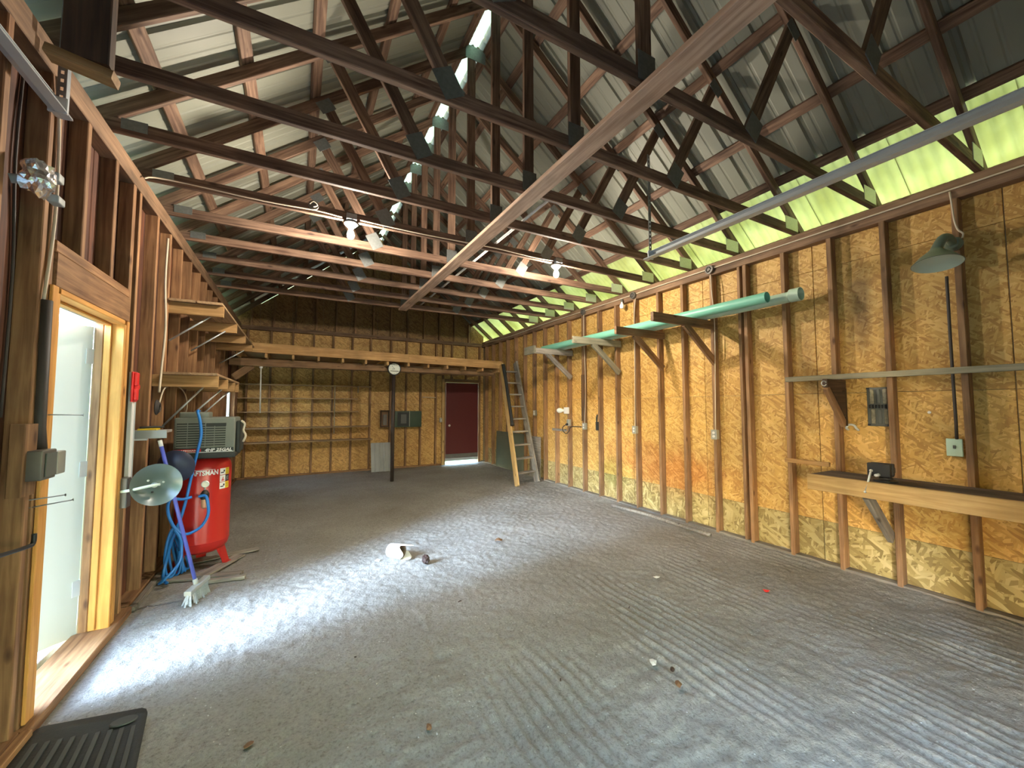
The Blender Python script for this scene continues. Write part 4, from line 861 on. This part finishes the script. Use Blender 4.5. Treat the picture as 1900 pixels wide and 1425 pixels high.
# regulator with gauge
ax = Vector((math.cos(face0 + R(2)), math.sin(face0 + R(2)), 0)); o = Vector((cx, cy, 0)) + ax * cr
tube('regulator_pipe', [o + Vector((0, 0, .70)), o + ax * .05 + Vector((0, 0, .70))], .012, M['boxd'], cp)
lathe('regulator', [(.0, .0), (.028, 0), (.034, .012), (.034, .05), (.026, .06), (.018, .075), (0, .077)], o + ax * .055 + Vector((0, 0, .665)), M['black'], cp, seg=16)
lathe('filter_bowl', [(0, -.085), (.012, -.083), (.024, -.07), (.027, -.01), (.027, 0), (0, 0)], o + ax * .055 + Vector((0, 0, .664)), M['brass'], cp, seg=16)
gz = o + ax * .03 + Vector((0, 0, .795)); lathe('gauge', [(0, 0), (.03, 0), (.031, .014), (.026, .018)], gz, M['steel'], cp, axis=ax, seg=20, cap=False); lathe('gauge_face', [(0, .015), (.027, .015)], gz, M['clockface'], cp, axis=ax, seg=20, cap=False)
tube('gauge_stem', [gz - Vector((0, 0, .028)), gz - Vector((0, 0, .06))], .007, M['steel'], cp)
# motor cover
y0, y1 = 4.535, 4.93
shr = rbox('motor_cover', (-.962, -.512), (y0, y1), (1.05, 1.395), M['shroud'], cp, .014); rbox('cover_base', (-.972, -.502), (y0 - .006, y1 + .006), (1.022, 1.075), M['shroudd'], cp, .01)
rbox('filter_housing', (-.93, -.715), (y0 + .01, y0 + .20), (1.392, 1.445), M['shroud'], cp, .01)
rbox('belt_guard', (-.511, -.475), (y0 + .06, y1 - .03), (1.06, 1.36), M['shroudd'], cp, .012)
tube('belt_loop', [(-.47, y0 + .06, 1.36), (-.44, y0 + .05, 1.33), (-.45, y0 + .05, 1.27), (-.43, y0 + .05, 1.22), (-.45, y0 + .05, 1.16)], .010, M['cable'], cp, curve=4)
box('vent_recess', (-.94, -.58), (y0 - .0022, y0 - .0005), (1.125, 1.345), M['shroudd'], cp)
L = []
for c0, c1, zt in ((-.938, -.865, 1.343), (-.860, -.735, 1.343), (-.730, -.668, 1.31), (-.664, -.582, 1.31)):
    z = 1.128
    while z < zt: L.append(((c0, c1), (y0 - .010, y0 - .0024), (z, z + .011))); z += .0215
    L.append(((c1, c1 + .004), (y0 - .009, y0 - .0024), (1.125, zt + .008)))
lv = boxes_mesh('vent_slats', L, M['shroud'], cp); lv['kind'] = 'stuff'
box('name_strip', (-.955, -.518), (y0 - .0035, y0 - .0005), (1.078, 1.118), M['shroudd'], cp); box('red_band', (-.955, -.76), (y0 - .005, y0 - .0037), (1.086, 1.112), M['redplastic'], cp)
box('white_line', (-.955, -.518), (y0 - .005, y0 - .0037), (1.079, 1.084), M['labelwhite'], cp)
V, F = text_geo('4HP 25GAL', .040); w = max(v.x for v in V) - min(v.x for v in V); s = .205 / w
meshobj('rating_lettering', [(-.632 + v.x * s + v.y * .22, y0 - .0042, 1.088 + v.y * .9) for v in V], F, M['labelwhite'], cp)
V, F = text_geo('CRAFTSMAN', .022); w = max(v.x for v in V) - min(v.x for v in V); s = .15 / w
meshobj('brand_lettering', [(-.865 + v.x * s, y0 - .0056, 1.092 + v.y * .9) for v in V], F, M['labelwhite'], cp)

# hose, broom, boards under the compressor
t = thing('air_hose', (-.9, 4.45, 0), 'bright blue air hose looped over the compressor and coiled on the floor', 'hose')
def fr(p): return [(x, y, z) for x, y, z in p]
tube('hose_run', fr([(-.80, 4.62, 1.455), (-.795, 4.53, 1.45), (-.771, 4.505, 1.36), (-.759, 4.495, 1.227), (-.787, 4.485, 1.039), (-.815, 4.48, .856), (-.838, 4.46, .676), (-.875, 4.45, .497), (-.923, 4.45, .337), (-.955, 4.47, .174), (-.965, 4.44, .045), (-.92, 4.36, .022)]), .012, M['blue'], t, 10, 5)
tube('hose_run', fr([(-.75, 4.46, .70), (-.70, 4.45, .70), (-.678, 4.44, .63), (-.675, 4.44, .535), (-.714, 4.44, .447), (-.776, 4.44, .40), (-.835, 4.43, .395), (-.90, 4.42, .459), (-.943, 4.42, .57), (-.95, 4.42, .662), (-.925, 4.42, .705), (-.854, 4.43, .692), (-.80, 4.46, .70)]), .012, M['blue'], t, 10, 5)
tube('hose_run', fr([(-.90, 4.42, .44), (-.856, 4.40, .37), (-.839, 4.38, .30), (-.841, 4.36, .187), (-.894, 4.34, .106), (-.95, 4.33, .05), (-.975, 4.38, .022)]), .012, M['blue'], t, 10, 5)
for k in range(5):
    ph = k * .7; pts = []
    for i in range(13):
        a = 2 * PI * i / 12; pts.append((-.915 + .05 * math.cos(a + ph) + .010 * k - .01, 4.52 + .035 * k + .05 * math.sin(a), .03 + .20 * (1 + math.sin(a + ph * .3)) * (1 - .12 * k)))
    tube('hose_coil', pts, .011, M['blue'], t, 8, 3)
t = thing('push_broom', (-.68, 4.0, 0), 'blue-handled grey broom leaning against the small ledge', 'broom')
hb, ht = Vector((-.66, 3.98, .10)), Vector((-.935, 4.03, 1.235))
tube('handle', [hb, ht], .013, M['bluehandle'], t, 10); tube('handle_tip', [ht - (ht - hb).normalized() * .05, ht], .014, M['porc'], t, 10); tube('ferrule', [hb, hb + (ht - hb).normalized() * .05], .017, M['greysheet'], t, 10)
bd = Vector((.035, .115, .0)); bx_ = Vector((-.653, 3.985, .095))
beam('head', bx_ - bd + Vector((-.005, 0, -.012)), bx_ + bd + Vector((.005, 0, .012)), .05, .035, M['greysheet'], t)
V = []; F = []
for q in range(70):
    u = random.uniform(-1, 1); w = random.uniform(-.02, .02); p = bx_ + bd * u + Vector((w, 0, -.015)); e = p + Vector((w * 1.2 + random.uniform(-.012, .012), (u * .02) - .012 + random.uniform(-.01, .01), -.082))
    n0 = len(V); r_ = .006; V += [p + Vector((-r_, 0, 0)), p + Vector((r_, 0, 0)), p + Vector((0, r_, 0)), e + Vector((-r_, 0, 0)), e + Vector((r_, 0, 0)), e + Vector((0, r_, 0))]
    F += [(n0, n0 + 1, n0 + 4, n0 + 3), (n0 + 1, n0 + 2, n0 + 5, n0 + 4), (n0 + 2, n0, n0 + 3, n0 + 5), (n0 + 3, n0 + 4, n0 + 5)]
o = meshobj('bristles', V, F, M['bristle'], t); o['kind'] = 'stuff'
for p0, p1, w, h_, lab in (((-1.0, 4.49, .012), (-.40, 4.33, .012), .10, .022, 'flat grey board on the floor in front of the compressor legs'), ((-.70, 4.36, .03), (-.47, 4.86, .012), .11, .018, 'weathered board under the right leg of the compressor, angled to the back'),
                        ((-.62, 4.26, .016), (-.36, 4.22, .016), .05, .03, 'short weathered block lying nearest the broom'), ((-.95, 4.85, .006), (-.32, 5.0, .010), .10, .014, 'grey board on the floor behind the compressor legs')):
    tag(beam('floor_board', p0, p1, w, h_, M['grey']), lab, 'board', 'boards under the compressor')

# ------------------------------------------------------------------ odds on the near left wall
t = thing('switch_box', (XL, 2.67, 1.23), 'grey metal switch box with a pale cover on the near door stud', 'switch')
rbox('back_box', (XL + .002, XL + .07), (2.58, 2.70), (1.165, 1.30), M['boxd'], t, .006); rbox('cover', (XL + .01, XL + .075), (2.703, 2.775), (1.175, 1.285), M['box'], t, .006); box('face', (XL + .071, XL + .076), (2.60, 2.69), (1.18, 1.285), M['greytray'], t)
box('mount_block', (XL - .03, XL + .02), (2.56, 2.66), (1.10, 1.42), M['leftstud'], t); tube('conduit', [(XL + .02, 2.69, 1.29), (XL + .012, 2.685, 1.40), (XL + .012, 2.675, 2.0)], .022, M['cabled'], t)
tag(tube('wall_cable', [(XL + .01, 2.655, 2.0), (XL + .012, 2.70, 2.4), (XL + .01, 2.695, 2.8), (XL + .012, 2.64, 3.08)], .007, M['cable'], curve=4), 'pale cable running up the door stud from the dark conduit', 'cable')
tag(tube('wall_cable', [(XI + .02, 2.59, 1.45), (XI + .02, 2.60, 2.1), (XI + .022, 2.56, 2.6), (XI + .02, 2.58, 3.05)], .006, M['cabled'], curve=4), 'thin cable on the dark boards left of the door stud', 'cable')
tag(tube('wall_cable', [(XL + .01, 4.52, 3.0), (XL + .012, 4.49, 2.6), (XL + .02, 4.53, 2.2), (XL + .012, 4.51, 1.85), (XL + .02, 4.44, 1.62)], .009, M['cable'], curve=4), 'pale cable hanging down the left wall beside the upper shelf', 'cable')
t = thing('wire_coil', (XL, 4.4, 1.5), 'small coil of dark wire with a long loop on the left wall', 'coil')
for k in range(4): tube('coil_turn', [(XL + .02 + .006 * k, 4.39 + (.045 - .006 * k) * math.cos(a * PI / 6), 1.49 + (.06 - .008 * k) * math.sin(a * PI / 6)) for a in range(13)], .006, M['cabled'], t, 6, 2)
tube('loop', [(XL + .03, 4.42, 1.53), (XL + .02, 4.6, 1.66), (XL + .02, 4.95, 1.70), (XL + .02, 5.3, 1.64), (XL + .02, 5.45, 1.50), (XL + .02, 5.3, 1.36)], .006, M['cable'], t, 6, 5)
tag(tube('wall_hook', [(XL + .003, 2.20, .90), (XL + .035, 2.36, .905), (XL + .045, 2.56, .885), (XL + .05, 2.60, .89), (XL + .05, 2.605, .93)], .009, M['black'], curve=4), 'black iron hook sticking out of the near left wall', 'hook')
for (a, b_, lab) in (((XL - .01, 2.68, 1.068), (-.985, 2.76, 1.068), 'long nail in the door stud, the upper of the pair under the switch box'), ((XL - .01, 2.70, 1.03), (-.96, 2.77, 1.04), 'long nail in the door stud, the lower of the pair under the switch box'), ((XL - .01, 2.73, 1.46), (-.95, 2.79, 1.455), 'long nail in the door jamb above the switch box')):
    t = thing('long_nail', a, lab, 'nail', 'nails by the open door'); tube('shank', [a, b_], .003, M['zincd'], t, 6); d = (Vector(b_) - Vector(a)).normalized(); lathe('nail_head', [(0, .003), (.007, .002), (.007, 0), (0, 0)], b_, M['zincd'], t, axis=d, seg=8)
def crumple(name, loc, rad, m, parent, amp=.35, sub_=3, seed=0, sq=(1, 1, 1)):
    bm = bmesh.new(); bmesh.ops.create_icosphere(bm, subdivisions=sub_, radius=1)
    for v in bm.verts:
        d = 1 + amp * noise.noise(v.co * 2.3 + Vector((seed, 0, 0))) + amp * .5 * noise.noise(v.co * 5 + Vector((seed, 3, 0))); v.co = Vector((v.co.x * sq[0], v.co.y * sq[1], v.co.z * sq[2])) * d * rad
    me = bpy.data.meshes.new(name); bm.to_mesh(me); bm.free(); me.materials.append(m); return meshobj(name, None, None, m, parent, mw=Matrix.Translation(loc), mesh=me)
t = thing('foil_fixture', (XL, 2.40, 2.47), 'crumpled foil covered fixture with two grey lugs on the near left wall', 'fixture')
crumple('foil', (-1.0, 2.40, 2.47), .062, M['foil'], t, .5, 3, 2, (.8, 1, 1.1)); rbox('lug', (-1.0, -.96), (2.46, 2.51), (2.50, 2.54), M['greysheet'], t, .006); rbox('lug', (-1.0, -.96), (2.47, 2.53), (2.405, 2.44), M['greysheet'], t, .006); tube('stem', [(XL - .0, 2.38, 2.44), (-1.0, 2.40, 2.46)], .02, M['greysheet'], t)

# ------------------------------------------------------------------ floor mat and debris
def mat_obj():
    t = thing('floor_mat', (-.8, 2.4, 0), 'black ribbed rubber car mat on the floor in the near left corner', 'mat')
    c = [Vector((-1.02, 2.72)), Vector((-.60, 2.62)), Vector((-.50, 1.95)), Vector((-1.0, 2.0))]; n = 16; V = []; F = []
    def pt(u, v): return c[0].lerp(c[1], u).lerp(c[3].lerp(c[2], u), v)
    for top in (0, 1):
        for j in range(n + 1):
            for i in range(n + 1):
                u, v = i / n, j / n
                e = max(abs(u - .5), abs(v - .5)) * 2
                if abs(u - .5) > .45 and abs(v - .5) > .45: u, v = .5 + (u - .5) * .96, .5 + (v - .5) * .96
                p = pt(u, v); z = .012 + .012 * (e ** 6) + .012 * (1 - v) ** 3 * u
                V.append((p.x, p.y, z - (0 if top else .01)))
    m = n + 1; o = m * m
    for j in range(n):
        for i in range(n): a = j * m + i; F += [(a, a + m, a + m + 1, a + 1), (o + a, o + a + 1, o + a + m + 1, o + a + m)]
    for i in range(n): F += [(i, i + 1, o + i + 1, o + i), (n * m + i + 1, n * m + i, o + n * m + i, o + n * m + i + 1), ((i + 1) * m, i * m, o + i * m, o + (i + 1) * m), (i * m + n, (i + 1) * m + n, o + (i + 1) * m + n, o + i * m + n)]
    meshobj('mat', V, F, M['rubber'], t, smooth=True)
    for k in range(9):
        u = .10 + k * .10; a, b_ = pt(u, .16), pt(u, .96); beam('rib', (a.x, a.y, .021), (b_.x, b_.y, .0205), .018, .008, M['rubberl'], t)
    p = pt(.80, .10); lathe('heel_pad', [(0, .006), (.048, .005), (.052, 0)], (p.x, p.y, .026), M['rubberl'], t, seg=24).scale = (1, .6, 1)
mat_obj()
t = thing('broken_cup', (.92, 4.05, 0), 'broken white cup lying on its side in the lit floor', 'cup')
V = []; F = []; n = 22
for i in range(n + 1):
    a = 2 * PI * i / n * .86 + .7
    for (L_, r_) in ((-.06, .030), (-.055, .045), (.0, .048), (.055 + .05 * math.sin(a * 1.5) ** 2 + (.07 if 1.2 < a < 1.9 else 0), .052)):
        V.append((L_, r_ * math.cos(a), r_ * math.sin(a)))
for i in range(n):
    for k in range(3): a = i * 4 + k; F.append((a, a + 4, a + 5, a + 1))
F.append(tuple(4 * i for i in range(n + 1)))
mw = Matrix.Translation((.90, 4.06, .072)) @ Matrix.Rotation(R(-56), 4, 'Z') @ Matrix.Rotation(R(-4), 4, 'Y') @ Matrix.Scale(1.45, 4)
o = meshobj('cup_wall', V, F, M['cup'], t, smooth=True, mw=mw); md = o.modifiers.new('thick', 'SOLIDIFY'); md.thickness = .004
rot = lathe('cup_lining', [(.0, 0), (.058, .006), (.063, .085)], Vector((.90, 4.06, .072)) + Vector((math.cos(R(-56)), math.sin(R(-56)), 0)) * -.02, M['cupin'], t, axis=(math.cos(R(-56)), math.sin(R(-56)), .07), seg=18, cap=False)
tag(crumple('pine_cone', (1.115, 3.79, .040), .047, M['nut'], None, .25, 3, 5, (.75, 1, .9)), 'dark brown pine cone right of the broken cup', 'pine cone')
def flake(p, s, m, lab, cat, sd, h_=.25, group=None):
    rr = random.Random(sd); n = 7; ring = [(s * rr.uniform(.6, 1.1) * math.cos(2 * PI * k / n), s * rr.uniform(.5, .9) * math.sin(2 * PI * k / n), s * h_ * rr.uniform(.1, 1)) for k in range(n)]
    V = [(0, 0, s * h_ * .9)] + ring + [(x * .97, y * .97, z - .003 - s * .03) for x, y, z in ring] + [(0, 0, s * h_ * .9 - .004)]
    F = [(0, 1 + k, 1 + (k + 1) % n) for k in range(n)] + [(1 + k, 1 + n + k, 1 + n + (k + 1) % n, 1 + (k + 1) % n) for k in range(n)] + [(2 * n + 1, 1 + n + (k + 1) % n, 1 + n + k) for k in range(n)]
    return tag(meshobj(cat.replace(' ', '_'), V, F, m, None, mw=Matrix.Translation((p[0], p[1], .004)) @ Matrix.Rotation(rr.uniform(0, 6), 4, 'Z')), lab, cat, group)
flake((.72, 4.07), .035, M['cup'], 'white broken shard left of the broken cup', 'shard', 1, .5)
flake((2.01, 4.03), .05, M['leaf'], 'dry brown leaf on the floor in the middle, far from the cup', 'dry leaf', 2, .6, 'dry leaves')
flake((2.80, 2.52), .035, M['porc'], 'small white scrap on the floor towards the right wall', 'scrap', 3, .5)
flake((3.38, 1.92), .03, M['redplastic'], 'small red scrap on the floor near the right wall', 'scrap', 4, .4)
flake((1.87, 1.72), .03, M['porc'], 'pale flat scrap on the floor beside a dark pebble', 'scrap', 5, .2)
tag(crumple('pebble', (1.91, 1.62, .010), .013, M['nut'], None, .3, 2, 8), 'dark pebble near the pale flat scrap', 'pebble')
flake((1.835, 1.52), .028, M['leaf'], 'curled brown leaf scrap nearest the camera on the right floor', 'dry leaf', 6, .6, 'dry leaves')
flake((-.15, 2.17), .026, M['leaf'], 'brown leaf scrap right of the rubber mat', 'dry leaf', 7, .4, 'dry leaves')
flake((.58, 1.885), .022, M['leaf'], 'small brown leaf scrap low in the middle of the floor', 'dry leaf', 9, .4, 'dry leaves')
for x, y, w in ((2.52, 3.35, 'short dark twig on the floor nearer the right wall than the dry leaf'), (3.45, 2.6, 'short dark twig on the floor close to the base of the right wall studs'),
                (1.15, 2.95, 'short dark twig on the bare floor in front of the pine cone'), (.35, 2.6, 'short dark twig on the floor between the rubber mat and the pine cone'), (1.3, 1.85, 'short dark twig on the ridged floor left of the pale flat scrap'), (2.2, 2.25, 'short dark twig on the ridged floor right of the middle, by tyre ridges')):
    tag(beam('twig', (x, y, .005), (x + random.uniform(-.03, .05), y + random.uniform(-.03, .03), .005), .006, .005, M['nut']), w, 'twig', 'twigs on the floor')

# ------------------------------------------------------------------ outside: a leafy tree beyond the open door
t = thing('leafy_tree', (-9, 6.5, -.1), 'leafy green tree outside beyond the open door', 'tree')
tube('trunk', [(-9, 6.5, -.1), (-8.9, 6.5, 1.5), (-8.8, 6.4, 3.2)], [.2, .16, .1], M['bark'], t, 10)
V = []; F = []; rr = random.Random(3)
for q in range(5000):
    u, v, w = rr.gauss(0, 1), rr.gauss(0, 1), rr.gauss(0, 1); d = (u * u + v * v + w * w) ** .5; k = 2.6 * rr.uniform(.55, 1) / d
    p = Vector((-8.8 + u * k, 6.4 + v * k * 1.2, 3.9 + w * k)); a = Vector((rr.uniform(-1, 1), rr.uniform(-1, 1), rr.uniform(-1, 1))).normalized() * .13; b_ = a.orthogonal().normalized() * .07
    n0 = len(V); V += [p - a, p + b_, p + a, p - b_]; F.append((n0, n0 + 1, n0 + 2, n0 + 3))
o = meshobj('foliage', V, F, M['foliage'], t); o['kind'] = 'stuff'
WORDS = ('first', 'second', 'third', 'fourth', 'fifth', 'sixth', 'seventh', 'eighth', 'ninth', 'tenth')
for k, (x, y, h, rx) in enumerate(((-7.4, -3.85, 9.4, 2.5), (-6.4, -8.1, 9.6, 1.9), (-2.1, -9.2, 10, 1.8), (2.0, -9.4, 10.6, 1.8), (6.1, -9.0, 9.8, 1.8), (10.2, -9.0, 10.4, 1.8), (-4.2, -13.6, 13.5, 1.8), (0, -13.8, 13.5, 1.8), (4.1, -13.6, 13.5, 1.8), (8.2, -13.4, 13.5, 1.8))):  # first two near trees are added blockers keeping sun out of the front opening
    row = 'near row' if k < 6 else 'far row'
    t = thing('leafy_tree', (x, y, -.1), 'dense unseen tree out in front of the doorway, %s from the left in the %s' % (WORDS[k if k < 6 else k - 6], row), 'tree', 'trees in front')
    tube('trunk', [(x, y, -.1), (x + .1, y, 1.6), (x, y + .1, 3.2)], [.24, .2, .16], M['bark'], t, 10)
    crumple('foliage', (x, y, h * .53), 1, M['foliage'], t, .14, 4, k * 3, (rx, 2.35 if k == 0 else 1.85, h * .46))
